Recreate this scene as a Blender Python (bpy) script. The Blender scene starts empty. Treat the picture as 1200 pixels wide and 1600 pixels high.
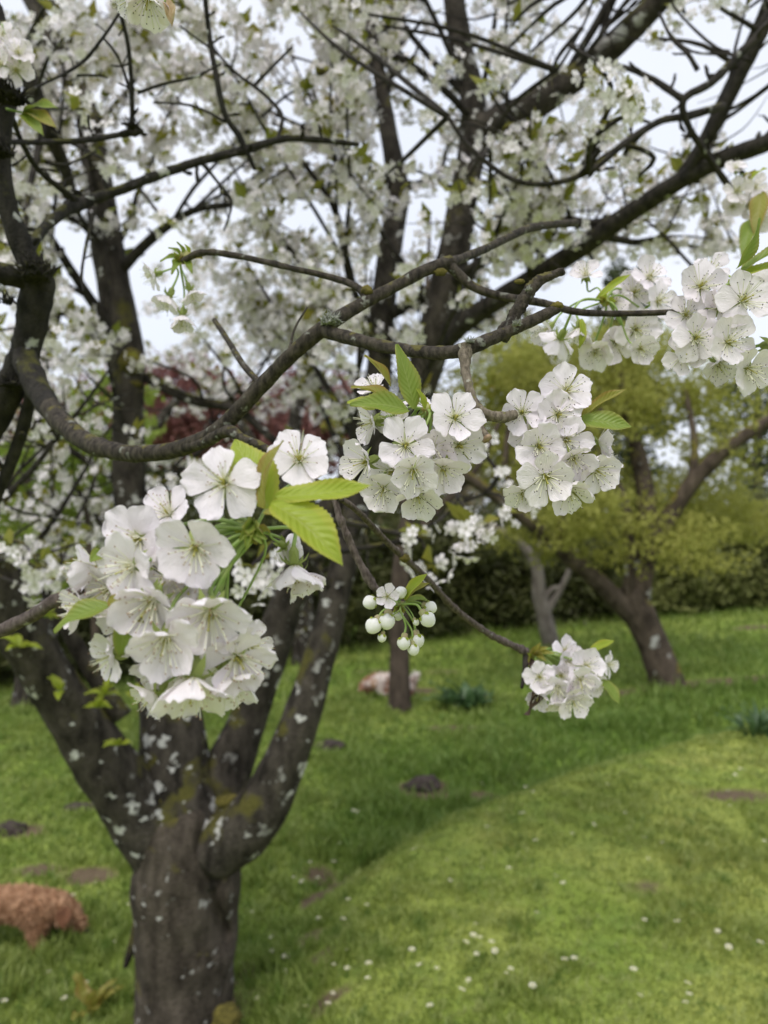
import bpy, bmesh, math, random
import numpy as np
from mathutils import Vector, Matrix, noise

random.seed(7)
rng = np.random.default_rng(7)
S = bpy.context.scene
C = S.collection
R = math.radians

# ------------------------------------------------------------------ camera
F = 1203.0      # focal length in pixels of the 1200 x 1600 photograph
CH = 1.6        # eye height
cam_d = bpy.data.cameras.new('camera')
cam = bpy.data.objects.new('camera', cam_d)
C.objects.link(cam)
cam.location = (0, 0, CH)
cam.rotation_euler = (R(90), 0, 0)
cam_d.sensor_fit = 'VERTICAL'
cam_d.sensor_height = 34.6
cam_d.sensor_width = 34.6
cam_d.lens = 34.6 * F / 1600
cam_d.clip_start = 0.02
cam_d.clip_end = 2000
cam_d.dof.use_dof = True
cam_d.dof.focus_distance = 0.425
cam_d.dof.aperture_fstop = 8.6
S.camera = cam

# ------------------------------------------------------------------ sky and sun
SUN_EL, SUN_AZ = R(58), R(200)          # azimuth from +Y clockwise: behind the camera, slightly to its left
w = bpy.data.worlds.new('World')
S.world = w
w.use_nodes = True
nt = w.node_tree
nt.nodes.clear()
out = nt.nodes.new('ShaderNodeOutputWorld')
bg = nt.nodes.new('ShaderNodeBackground')
sky = nt.nodes.new('ShaderNodeTexSky')
sky.sky_type = 'NISHITA'
sky.sun_disc = False
sky.sun_elevation = SUN_EL
sky.sun_rotation = SUN_AZ
sky.air_density = 1.0
sky.dust_density = 3.0
tc = nt.nodes.new('ShaderNodeTexCoord')
cn = nt.nodes.new('ShaderNodeTexNoise')
cn.inputs['Scale'].default_value = 2.2
cn.inputs['Detail'].default_value = 5
nt.links.new(tc.outputs['Generated'], cn.inputs['Vector'])
cr = nt.nodes.new('ShaderNodeValToRGB')
cr.color_ramp.elements[0].position = 0.3
cr.color_ramp.elements[0].color = (6.3, 6.8, 7.9, 1)
cr.color_ramp.elements[1].position = 0.7
cr.color_ramp.elements[1].color = (7.8, 8.0, 8.6, 1)
nt.links.new(cn.outputs['Fac'], cr.inputs['Fac'])
mx = nt.nodes.new('ShaderNodeMix')
mx.data_type = 'RGBA'
mx.inputs['Factor'].default_value = 0.86
nt.links.new(sky.outputs['Color'], mx.inputs['A'])
nt.links.new(cr.outputs['Color'], mx.inputs['B'])
nt.links.new(mx.outputs['Result'], bg.inputs['Color'])
bg.inputs['Strength'].default_value = 0.1
nt.links.new(bg.outputs['Background'], out.inputs['Surface'])

sun_d = bpy.data.lights.new('sun', 'SUN')
sun = bpy.data.objects.new('sun', sun_d)
C.objects.link(sun)
sun_d.energy = 1.5
sun_d.angle = R(25)
sun_d.color = (1.0, 0.96, 0.9)
sd = Vector((math.sin(SUN_AZ) * math.cos(SUN_EL), math.cos(SUN_AZ) * math.cos(SUN_EL), math.sin(SUN_EL)))
sun.rotation_euler = sd.to_track_quat('Z', 'Y').to_euler()
sun.location = (0, 0, 30)

S.view_settings.view_transform = 'Standard'
S.view_settings.look = 'None'
S.view_settings.gamma = 1
S.view_settings.exposure = 0.5
S.view_settings.use_curve_mapping = False
S.cycles.use_denoising = True
S.cycles.max_bounces = 8
S.cycles.diffuse_bounces = 5
S.cycles.transmission_bounces = 6
S.cycles.transparent_max_bounces = 8

# ------------------------------------------------------------------ helpers
def P(px, py, d):
    """a point at depth d (metres along +Y) on the line of sight of a photograph pixel"""
    return Vector(((px - 600) / F * d, d, CH + (800 - py) / F * d))

def proj(p):
    return 600 + p[0] / p[1] * F, 800 - (p[2] - CH) / p[1] * F

def sm(a, b, x):
    t = min(1, max(0, (x - a) / (b - a)))
    return t * t * (3 - 2 * t)

def empty(name, loc, label=None, cat=None, group=None, parent=None):
    o = bpy.data.objects.new(name, None)
    C.objects.link(o)
    o.matrix_world = Matrix.Translation(loc)
    o.empty_display_size = 0.05
    tag(o, label, cat, group)
    return o

def tag(o, label=None, cat=None, group=None, kind=None):
    if label: o['label'] = label
    if cat: o['category'] = cat
    if group: o['group'] = group
    if kind: o['kind'] = kind
    return o

def mesh_np(name, V, T, mats, mi=None, smooth=True, uv=None):
    """triangle mesh from arrays; uv per vertex"""
    V = np.asarray(V, dtype=np.float32); T = np.asarray(T, dtype=np.int32)
    k = T.shape[1]
    me = bpy.data.meshes.new(name)
    me.vertices.add(len(V)); me.vertices.foreach_set('co', V.ravel())
    me.loops.add(T.size); me.loops.foreach_set('vertex_index', T.ravel())
    me.polygons.add(len(T))
    me.polygons.foreach_set('loop_start', np.arange(0, T.size, k, dtype=np.int32))
    me.polygons.foreach_set('loop_total', np.full(len(T), k, dtype=np.int32))
    for m in mats: me.materials.append(m)
    if mi is not None: me.polygons.foreach_set('material_index', np.asarray(mi, dtype=np.int32))
    me.polygons.foreach_set('use_smooth', np.full(len(T), smooth))
    if uv is not None:
        l = me.uv_layers.new(name='UVMap')
        l.data.foreach_set('uv', np.asarray(uv, dtype=np.float32)[T.ravel()].ravel())
    me.update(calc_edges=True)
    me.validate()
    return me

def mesh_py(name, V, Fc, mats, mi=None, smooth=True):
    me = bpy.data.meshes.new(name)
    me.from_pydata([tuple(v) for v in V], [], Fc)
    for m in mats: me.materials.append(m)
    if mi is not None: me.polygons.foreach_set('material_index', mi)
    me.polygons.foreach_set('use_smooth', [smooth] * len(Fc))
    me.update()
    return me

def link(name, me, parent=None, kind=None, local=None):
    """one object; world-space mesh kept in place under its parent, or a local matrix under it"""
    o = bpy.data.objects.new(name, me)
    C.objects.link(o)
    if parent is not None:
        o.parent = parent
        if local is None:
            # a mesh parent already stands in world space; only an Empty carries an offset
            if parent.type == 'EMPTY': o.matrix_parent_inverse = Matrix.Translation(-Vector(base_of(parent)))
        else:
            o.matrix_basis = local
    elif local is not None:
        o.matrix_basis = local
    if kind: o['kind'] = kind
    return o

def base_of(o):
    """world place of an unrotated parent chain"""
    v = Vector((0, 0, 0))
    while o is not None:
        if o.type == 'EMPTY': v = v + o.matrix_basis.translation
        o = o.parent
    return v

def catmull(pts, rad, sub):
    P_ = [Vector(p) for p in pts]
    n = len(P_)
    op, orr = [], []
    for i in range(n - 1):
        p0 = P_[max(i - 1, 0)]; p1 = P_[i]; p2 = P_[i + 1]; p3 = P_[min(i + 2, n - 1)]
        for s in range(sub):
            t = s / sub
            a = 2 * p1; b = (p2 - p0) * t; c = (2 * p0 - 5 * p1 + 4 * p2 - p3) * t * t; d = (3 * p1 - p0 - 3 * p2 + p3) * t ** 3
            op.append((a + b + c + d) * 0.5)
            orr.append(rad[i] * (1 - t) + rad[i + 1] * t)
    op.append(P_[-1]); orr.append(rad[-1])
    return op, orr

def tube(pts, rad, seg=10, sub=4, rough=0.06, freq=None, knots=0.0, taper=True, fine=0.0):
    """a swept, slightly lumpy limb: returns verts, faces and its smoothed centre line"""
    c, r = catmull(pts, rad, sub)
    V, Fc = [], []
    up = None
    for i, p in enumerate(c):
        t = (c[min(i + 1, len(c) - 1)] - c[max(i - 1, 0)])
        if t.length < 1e-9: t = Vector((0, 0, 1))
        t.normalize()
        if up is None:
            up = t.orthogonal().normalized()
        up = (up - t * up.dot(t))
        if up.length < 1e-6: up = t.orthogonal()
        up.normalize()
        sd_ = t.cross(up)
        f = freq or (0.55 / max(r[0], 1e-4))
        for k in range(seg):
            a = 2 * math.pi * k / seg
            dr = up * math.cos(a) + sd_ * math.sin(a)
            q = p + dr * r[i]
            nz = noise.noise(q * f) * rough * 1.6 + noise.noise(q * f * 3.1) * rough + noise.noise(q * f * 9) * rough * fine
            if knots: nz += knots * max(0, noise.noise(p * f * 0.5 + Vector((9, 2, 4))) - .25) * 2
            V.append(p + dr * r[i] * (1 + nz))
    n = len(c)
    for i in range(n - 1):
        for k in range(seg):
            k2 = (k + 1) % seg
            Fc.append((i * seg + k, i * seg + k2, (i + 1) * seg + k2, (i + 1) * seg + k))
    e = (c[-1] - c[-2]).normalized()
    V.append(c[-1] + e * r[-1] * (0.8 if taper else 0.1)); Fc += [((n - 1) * seg + k, (n - 1) * seg + (k + 1) % seg, len(V) - 1) for k in range(seg)]
    V.append(c[0]); Fc += [((k + 1) % seg, k, len(V) - 1) for k in range(seg)]
    return V, Fc, (c, r)

def limb(name, spec, mats, parent, seg=10, sub=4, rough=0.06, kind=None, knots=0.0, taper=True, fine=0.0):
    """spec: (px, py, depth, width in px) list"""
    pts = [P(a, b, d) for a, b, d, _ in spec]
    rad = [wd * .5 * d / F for _, _, d, wd in spec]
    V, Fc, cl = tube(pts, rad, seg, sub, rough, knots=knots, taper=taper, fine=fine)
    o = link(name, mesh_py(name, V, Fc, mats), parent, kind)
    return o, cl

def stubs(parent, cl, mat, gap, size, seed):
    """short crooked fruiting spurs along a branch, joined: too small to pick apart"""
    g = random.Random(seed); c, r = cl; V, Fc = [], []
    acc = 0
    for i in range(1, len(c) - 1):
        acc += (c[i] - c[i - 1]).length
        if acc < gap * g.uniform(.4, 1.6): continue
        acc = 0
        dr = Vector((g.uniform(-1, 1), g.uniform(-1, 1), g.uniform(-.7, 1.2)))
        rr = min(r[i] * .55, size * .16)
        pts, rd = wander(c[i], dr, size * g.uniform(.35, 1.0) + r[i], rr, g, 4, up=.12, wob=.5)
        rd = [rr, rr * .8, rr * .75, rr * 1.0, rr * .6]
        v, f, _ = tube(pts, rd, 5, 2, .3); f0 = len(V); V += v; Fc += [tuple(x + f0 for x in q) for q in f]
    if V: link('spur_twigs', mesh_py('spur_twigs', V, Fc, [M[mat]]), parent, 'stuff')

def rand_rot(n, g=rng):
    q = g.normal(size=(n, 4)); q /= np.linalg.norm(q, axis=1)[:, None]
    a, b, c, d = q.T
    M = np.empty((n, 3, 3))
    M[:, 0, 0] = 1 - 2 * (c * c + d * d); M[:, 0, 1] = 2 * (b * c - a * d); M[:, 0, 2] = 2 * (b * d + a * c)
    M[:, 1, 0] = 2 * (b * c + a * d); M[:, 1, 1] = 1 - 2 * (b * b + d * d); M[:, 1, 2] = 2 * (c * d - a * b)
    M[:, 2, 0] = 2 * (b * d - a * c); M[:, 2, 1] = 2 * (c * d + a * b); M[:, 2, 2] = 1 - 2 * (b * b + c * c)
    return M

def leaf_cloud(cent, size, g=rng, aspect=.45):
    """small bent leaves (4 triangles each) at the given centres, random attitude"""
    cent = np.asarray(cent); n = len(cent)
    s = size * g.uniform(.6, 1.3, n)
    tpl = np.array([(-.5, 0, 0), (-.1, aspect * .5, .10), (.5, 0, -.06), (-.1, -aspect * .5, .10), (0, 0, -.02)])
    tri = np.array([(0, 4, 1), (1, 4, 2), (2, 4, 3), (3, 4, 0)])
    V = np.einsum('nij,kj->nki', rand_rot(n, g), tpl) * s[:, None, None] + cent[:, None, :]
    T = (tri[None] + (np.arange(n) * 5)[:, None, None]).reshape(-1, 3)
    return V.reshape(-1, 3), T

# ------------------------------------------------------------------ materials
def newmat(name):
    m = bpy.data.materials.new(name)
    m.use_nodes = True
    m.node_tree.nodes.clear()
    return m, m.node_tree.nodes, m.node_tree.links

def mixc(N, L, fac, a, b):
    n = N.new('ShaderNodeMix'); n.data_type = 'RGBA'
    for sock, v in ((n.inputs['Factor'], fac), (n.inputs['A'], a), (n.inputs['B'], b)):
        if hasattr(v, 'is_output'): L.new(v, sock)
        elif isinstance(v, (int, float)): sock.default_value = v
        else: sock.default_value = (*v, 1)
    return n.outputs['Result']

def ramp(N, L, src, p0, p1):
    n = N.new('ShaderNodeMapRange'); n.clamp = True
    n.inputs['From Min'].default_value = p0; n.inputs['From Max'].default_value = p1
    L.new(src, n.inputs['Value'])
    return n.outputs['Result']

def tex(N, L, scale, detail=3, coord='Object', stretch=None, rough=.55):
    t = N.new('ShaderNodeTexCoord')
    v = t.outputs[coord]
    if stretch:
        mp = N.new('ShaderNodeMapping'); mp.inputs['Scale'].default_value = stretch
        L.new(v, mp.inputs['Vector']); v = mp.outputs['Vector']
    n = N.new('ShaderNodeTexNoise'); n.inputs['Scale'].default_value = scale; n.inputs['Detail'].default_value = detail
    n.inputs['Roughness'].default_value = rough
    L.new(v, n.inputs['Vector'])
    return n.outputs['Fac']

def math_(N, L, op, a, b=None):
    n = N.new('ShaderNodeMath'); n.operation = op
    for i, v in enumerate((a, b)):
        if v is None: continue
        if hasattr(v, 'is_output'): L.new(v, n.inputs[i])
        else: n.inputs[i].default_value = v
    return n.outputs[0]

def bark(name, dark, light, sc, moss=.0, lichen=.0, bump=.5, lgrp=.46, lichen_col=(.5, .5, .46), moss_col=(.10, .10, .02), lsc=1.0):
    m, N, L = newmat(name)
    o = N.new('ShaderNodeOutputMaterial'); b = N.new('ShaderNodeBsdfPrincipled')
    b.inputs['Roughness'].default_value = .9
    b.inputs['Specular IOR Level'].default_value = .2
    n1 = tex(N, L, sc, 6, stretch=(1, 1, .45)); n2 = tex(N, L, sc * 4, 4)
    col = mixc(N, L, ramp(N, L, n1, .33, .68), dark, light)
    col = mixc(N, L, math_(N, L, 'MULTIPLY', ramp(N, L, n2, .5, .75), .5), col, tuple(x * .45 for x in dark))
    geo = N.new('ShaderNodeNewGeometry'); sx = N.new('ShaderNodeSeparateXYZ'); L.new(geo.outputs['Normal'], sx.inputs[0])
    if moss:
        mn = tex(N, L, sc * .35, 5)
        up = math_(N, L, 'ADD', math_(N, L, 'MULTIPLY', sx.outputs['Z'], .22), mn)
        f = ramp(N, L, up, .78 - moss * .35, .86 - moss * .3)
        mc = mixc(N, L, n2, moss_col, tuple(x * 2.1 for x in moss_col))
        col = mixc(N, L, f, col, mc)
    if lichen:
        t = N.new('ShaderNodeTexCoord')
        v = N.new('ShaderNodeTexVoronoi'); v.inputs['Scale'].default_value = sc * .55 * lsc; v.inputs['Randomness'].default_value = 1
        wv = N.new('ShaderNodeVectorMath'); wv.operation = 'ADD'
        nn = N.new('ShaderNodeTexNoise'); nn.inputs['Scale'].default_value = sc * 1.1; nn.inputs['Detail'].default_value = 4
        L.new(t.outputs['Object'], nn.inputs['Vector'])
        ns = N.new('ShaderNodeVectorMath'); ns.operation = 'SCALE'; ns.inputs['Scale'].default_value = 2.4 / sc
        L.new(nn.outputs['Color'], ns.inputs[0]); L.new(t.outputs['Object'], wv.inputs[0]); L.new(ns.outputs[0], wv.inputs[1])
        L.new(wv.outputs[0], v.inputs['Vector'])
        cs = N.new('ShaderNodeSeparateXYZ'); L.new(v.outputs['Color'], cs.inputs[0])
        size = math_(N, L, 'MULTIPLY', ramp(N, L, cs.outputs['X'], 1 - lichen, 1.0), .40)
        dist = math_(N, L, 'SUBTRACT', size, v.outputs['Distance'])
        grp = ramp(N, L, tex(N, L, sc * .22, 2), lgrp - .06, lgrp + .06)
        f = math_(N, L, 'MULTIPLY', math_(N, L, 'MULTIPLY', ramp(N, L, dist, -.05, .07), grp), math_(N, L, 'ADD', math_(N, L, 'MULTIPLY', n2, .7), .45))
        col = mixc(N, L, f, col, lichen_col)
    L.new(col, b.inputs['Base Color'])
    bp = N.new('ShaderNodeBump'); bp.inputs['Strength'].default_value = bump; bp.inputs['Distance'].default_value = .35 / sc
    L.new(math_(N, L, 'ADD', n1, math_(N, L, 'MULTIPLY', n2, .6)), bp.inputs['Height'])
    L.new(bp.outputs[0], b.inputs['Normal'])
    L.new(b.outputs[0], o.inputs[0])
    return m

def thin(name, col, col2=None, sc=20, trans=.4, rough=.6, coord='Object', tcol=None, hard=.2, spec=.25):
    """leaf or petal: reflecting and letting light through"""
    m, N, L = newmat(name)
    o = N.new('ShaderNodeOutputMaterial'); b = N.new('ShaderNodeBsdfPrincipled'); t = N.new('ShaderNodeBsdfTranslucent'); x = N.new('ShaderNodeMixShader')
    b.inputs['Roughness'].default_value = rough; b.inputs['Specular IOR Level'].default_value = spec
    x.inputs[0].default_value = trans
    c = None
    if col2:
        c = mixc(N, L, ramp(N, L, tex(N, L, sc, 3, coord), .5 - hard, .5 + hard), col, col2)
        L.new(c, b.inputs['Base Color'])
        L.new(c, t.inputs['Color'])
    else:
        b.inputs['Base Color'].default_value = (*col, 1); t.inputs['Color'].default_value = (*(tcol or col), 1)
    L.new(b.outputs[0], x.inputs[1]); L.new(t.outputs[0], x.inputs[2]); L.new(x.outputs[0], o.inputs[0])
    return m

def plain(name, col, rough=.7, col2=None, sc=60, spec=.3):
    m, N, L = newmat(name)
    o = N.new('ShaderNodeOutputMaterial'); b = N.new('ShaderNodeBsdfPrincipled')
    b.inputs['Roughness'].default_value = rough; b.inputs['Specular IOR Level'].default_value = spec
    if col2: L.new(mixc(N, L, ramp(N, L, tex(N, L, sc, 4), .35, .65), col, col2), b.inputs['Base Color'])
    else: b.inputs['Base Color'].default_value = (*col, 1)
    L.new(b.outputs[0], o.inputs[0])
    return m

M = {}
M['trunk'] = bark('cherry_trunk_bark', (.030, .023, .017), (.110, .090, .070), 24, moss=.36, lichen=.5, bump=1.0, lichen_col=(.50, .49, .46), lsc=1.9, moss_col=(.07, .062, .016))
M['limb'] = bark('cherry_limb_bark', (.016, .013, .010), (.085, .072, .058), 28, moss=.50, lichen=1.0, lgrp=.45, bump=1.0, lichen_col=(.62, .61, .58), lsc=1.35, moss_col=(.06, .055, .014))
M['branch'] = bark('cherry_branch_bark', (.016, .014, .012), (.055, .047, .040), 60, moss=.28, lichen=.35, bump=.8, moss_col=(.06, .055, .014))
M['bough'] = bark('near_bough_bark', (.018, .015, .012), (.088, .074, .056), 230, moss=.22, lichen=.5, bump=1.0, lichen_col=(.24, .245, .205), moss_col=(.07, .062, .02))
M['nearlimb'] = bark('near_limb_bark', (.012, .011, .009), (.042, .037, .030), 90, moss=.42, lichen=.15, bump=1.0, moss_col=(.045, .043, .012))
M['twig'] = bark('near_twig_bark', (.050, .038, .032), (.16, .13, .115), 420, moss=.0, lichen=.2, bump=.7, lichen_col=(.3, .29, .27))
M['spur'] = bark('spur_bark', (.085, .07, .05), (.26, .22, .165), 420, moss=.2, lichen=.25, bump=.9, lichen_col=(.38, .37, .31))
M['apple'] = bark('apple_bark', (.040, .030, .022), (.145, .112, .082), 14, moss=.38, lichen=.3, bump=.8, moss_col=(.11, .095, .018))
M['pale'] = bark('pale_bark', (.13, .11, .095), (.27, .24, .21), 14, bump=.6)
M['slim'] = bark('slim_trunk_bark', (.045, .034, .026), (.105, .080, .060), 18, moss=.2, bump=.6)
M['cut'] = plain('cut_wood', (.22, .15, .09), .9, (.36, .26, .17), 500)
M['lichen'] = plain('lichen', (.17, .18, .15), .95, (.34, .35, .30), 400)
M['moss'] = plain('moss', (.055, .048, .010), .95, (.15, .125, .028), 120)

# petals: white, thin, faint veins running along their length
def petal_mat(name, base, trans):
    m, N, L = newmat(name)
    o = N.new('ShaderNodeOutputMaterial'); b = N.new('ShaderNodeBsdfPrincipled'); t = N.new('ShaderNodeBsdfTranslucent'); x = N.new('ShaderNodeMixShader')
    b.inputs['Roughness'].default_value = .55; b.inputs['Specular IOR Level'].default_value = .25
    x.inputs[0].default_value = trans
    uv = N.new('ShaderNodeTexCoord'); sx = N.new('ShaderNodeSeparateXYZ'); L.new(uv.outputs['UV'], sx.inputs[0])
    fac = ramp(N, L, sx.outputs['X'], .16, .0)
    vein = tex(N, L, 1, 2, 'UV', (2.2, 26, 1))
    wrk = tex(N, L, 1, 3, 'UV', (5, 9, 1))
    c = mixc(N, L, fac, base, (.88, .83, .68))
    c = mixc(N, L, ramp(N, L, vein, .52, .75), c, tuple(k * .93 for k in base))
    L.new(c, b.inputs['Base Color']); L.new(c, t.inputs['Color'])
    bp = N.new('ShaderNodeBump'); bp.inputs['Strength'].default_value = .6; bp.inputs['Distance'].default_value = .0012
    L.new(math_(N, L, 'ADD', vein, wrk), bp.inputs['Height'])
    L.new(bp.outputs[0], b.inputs['Normal'])
    L.new(b.outputs[0], x.inputs[1]); L.new(t.outputs[0], x.inputs[2]); L.new(x.outputs[0], o.inputs[0])
    return m
M['petal'] = petal_mat('white_petal', (.985, .915, .965), .22)
M['budpetal'] = thin('bud_petal', (.95, .93, .92), (.86, .86, .80), 260, .25)
M['bgpetal'] = thin('blossom_petal', (.83, .785, .80), trans=.22, tcol=(.78, .74, .74))
M['filament'] = plain('filament', (.80, .79, .62), .6)
M['anther_dark'] = plain('dark_anther', (.035, .022, .020), .7)
M['anther_tan'] = plain('tan_anther', (.34, .19, .12), .7)
M['centre'] = plain('flower_centre', (.45, .42, .10), .6)
M['bgcentre'] = plain('blossom_centre', (.30, .30, .12), .7)
M['sepal'] = thin('sepal', (.24, .33, .08), (.34, .36, .12), 300, .25)
M['pedicel'] = plain('pedicel', (.22, .34, .08), .5, (.30, .38, .12), 200)
M['budscale'] = plain('bud_scale', (.30, .24, .10), .6, (.36, .40, .13), 250)
M['budneck'] = plain('bud_neck', (.34, .25, .16), .6, (.36, .38, .16), 300)
M['withered'] = thin('withered_petal', (.40, .26, .13), (.62, .50, .33), 300, .3)
M['deadleaf'] = thin('dead_leaf', (.055, .033, .028), (.12, .075, .058), 120, .15)
M['bgleaf'] = thin('young_cherry_leaf', (.20, .24, .035), (.30, .25, .05), 9, .45)
M['greenleaf'] = thin('fresh_green_leaf', (.19, .27, .04), (.30, .36, .07), 6, .45)
M['appleleaf'] = thin('apple_leaf', (.28, .30, .055), (.46, .45, .12), 2.2, .5)
M['hedge'] = thin('hedge_leaf', (.055, .065, .02), (.115, .12, .04), 2.5, .25, rough=.45)
M['hedgeolive'] = thin('olive_shrub_leaf', (.15, .17, .05), (.28, .29, .10), 2.0, .4)
M['brownshrub'] = thin('brown_shrub_leaf', (.12, .10, .06), (.26, .22, .13), 2.5, .3)
M['redleaf'] = thin('copper_leaf', (.17, .065, .06), (.34, .17, .15), 2.0, .45)
M['darktree'] = thin('dark_tree_leaf', (.035, .05, .02), (.085, .10, .035), 1.2, .25)
M['clump'] = thin('clump_leaf', (.045, .095, .032), (.11, .19, .075), 14, .3, rough=.4, spec=.5)

def hero_leaf_mat(name, green, edge, vein):
    m, N, L = newmat(name)
    o = N.new('ShaderNodeOutputMaterial'); b = N.new('ShaderNodeBsdfPrincipled'); t = N.new('ShaderNodeBsdfTranslucent'); x = N.new('ShaderNodeMixShader')
    b.inputs['Roughness'].default_value = .42; b.inputs['Specular IOR Level'].default_value = .4
    x.inputs[0].default_value = .42
    uv = N.new('ShaderNodeTexCoord'); sx = N.new('ShaderNodeSeparateXYZ'); L.new(uv.outputs['UV'], sx.inputs[0])
    av = math_(N, L, 'ABSOLUTE', sx.outputs['Y'])
    n1 = tex(N, L, 6, 3, 'UV')
    e = math_(N, L, 'ADD', math_(N, L, 'MULTIPLY', av, .8), math_(N, L, 'MULTIPLY', n1, .5))
    c = mixc(N, L, ramp(N, L, e, .72, 1.25), green, edge)
    ph = math_(N, L, 'MULTIPLY', math_(N, L, 'SUBTRACT', sx.outputs['X'], math_(N, L, 'MULTIPLY', av, .22)), 62)
    wv = math_(N, L, 'SINE', ph)
    side = ramp(N, L, wv, .72, 1.0)
    mid = ramp(N, L, av, .07, .0)
    vv = math_(N, L, 'MAXIMUM', math_(N, L, 'MULTIPLY', side, .22), mid)
    c = mixc(N, L, math_(N, L, 'MULTIPLY', vv, .55), c, vein)
    L.new(c, b.inputs['Base Color']); L.new(c, t.inputs['Color'])
    bp = N.new('ShaderNodeBump'); bp.inputs['Strength'].default_value = .28; bp.inputs['Distance'].default_value = .0005; bp.invert = True
    L.new(math_(N, L, 'ADD', wv, math_(N, L, 'MULTIPLY', mid, 2.)), bp.inputs['Height'])
    L.new(bp.outputs[0], b.inputs['Normal'])
    L.new(b.outputs[0], x.inputs[1]); L.new(t.outputs[0], x.inputs[2]); L.new(x.outputs[0], o.inputs[0])
    return m
M['leaf_lime'] = hero_leaf_mat('lime_leaf', (.36, .44, .045), (.50, .45, .07), (.46, .52, .13))
M['leaf_green'] = hero_leaf_mat('green_leaf', (.23, .31, .05), (.34, .31, .07), (.36, .42, .13))
M['leaf_bronze'] = hero_leaf_mat('bronze_leaf', (.30, .29, .05), (.36, .19, .06), (.42, .38, .15))

# ------------------------------------------------------------------ ground
EDGE = [(-.6, 2.3), (-.3, 3.1), (.42, 3.9), (1.2, 4.5), (2.7, 5.4), (6, 7.0), (12, 9)]
def y_edge(x):
    if x <= EDGE[0][0]: return EDGE[0][1]
    for (a, b), (c, d) in zip(EDGE, EDGE[1:]):
        if x <= c: return b + (d - b) * (x - a) / (c - a)
    return EDGE[-1][1]

def ground_h(x, y):
    h = 0.02 + (0.042 * min(x, 12) if x > 0 else .035 * max(x, -12)) * sm(3, 8, y)
    e = y - y_edge(x)
    k = sm(-.6, .15, x)
    h += .20 * k * sm(.14, -.40, e)
    h -= .08 * k * math.exp(-((e - .24) / .2) ** 2)
    h += .05 * noise.noise(Vector((x * .45, y * .45, 3))) + .022 * noise.noise(Vector((x * 1.7, y * 1.7, 8)))
    h -= .022 * math.exp(-((x + .615) ** 2 + (y - 2.35) ** 2) / .3)
    return h

def on_ground(px, py):
    """where a pixel's line of sight meets the lawn"""
    d = 1.4
    while d < 40:
        p = P(px, py, d)
        if p.z <= ground_h(p.x, p.y): return Vector((p.x, p.y, ground_h(p.x, p.y)))
        d += .02
    return P(px, py, 40)

def lush_at(x, y):
    """0 on the short turf of the near bank, 1 in the longer wet grass behind its edge"""
    e = y - y_edge(x); k = sm(-.5, .1, x)
    return (1 - k) * .45 + k * sm(-.10, .12, e) * (.45 + .55 * sm(2.4, .7, e))

SOIL = []   # x, y, rx, ry, strength: bare or worn earth in the turf
for px, py, rx, ry, s in ((1120, 1068, .75, .16, 1.0), (960, 1085, .35, .14, .8), (765, 1252, .16, .07, 1.3), (500, 1372, .10, .10, .8), (660, 1234, .15, .15, 1.4),
                          (715, 1140, .3, .12, .7), (1150, 1245, .25, .12, .7), (1010, 1390, .12, .07, .6), (40, 1300, .18, .1, .7),
                          (140, 1262, .15, .1, .7), (140, 1370, .14, .1, .8), (60, 1360, .15, .08, .7), (515, 1165, .18, .08, .7),
                          (585, 1050, .3, .2, .6), (520, 1560, .07, .07, .8), (500, 1500, .08, .06, .8), (300, 1590, .25, .15, .7), (1180, 980, .35, .14, .9),
                          (480, 1470, .1, .05, .7), (640, 1080, .3, .2, .8), (690, 1050, .3, .14, .6)):
    g = on_ground(px, py); SOIL.append((g.x, g.y, rx, ry, s))
def soil_at(x, y):
    v = 0
    for sx_, sy_, rx, ry, s in SOIL:
        q = ((x - sx_) / rx) ** 2 + ((y - sy_) / ry) ** 2
        if q < 6: v = max(v, s * math.exp(-q * 1.1))
    e = y - y_edge(x)
    if -.5 < x < 1.4: v = max(v, .95 * math.exp(-((e - .06) / .10) ** 2) * (.55 + noise.noise(Vector((x * 3, y * 3, 1)))))
    return v + .25 * v * noise.noise(Vector((x * 9, y * 9, 0)))

def spaced(a, n, fine):
    u = np.linspace(-1, 1, n); return np.sinh(u * fine) / math.sinh(fine) * a
gx = spaced(260, 231, 5.6)
gy = np.concatenate([np.linspace(-30, 0, 12)[:-1], np.linspace(0, 1.6, 12)[:-1], np.linspace(1.6, 7, 110)[:-1], np.linspace(7, 14, 50)[:-1], 14 + np.geomspace(1, 400, 26) - 1])
gv = np.array([(x, y, ground_h(x, y)) for y in gy for x in gx])
nx = len(gx)
ii, jj = np.meshgrid(np.arange(nx - 1), np.arange(len(gy) - 1))
q0 = (jj * nx + ii).ravel()
gq = np.stack([q0, q0 + 1, q0 + nx + 1, q0 + nx], 1)

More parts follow.
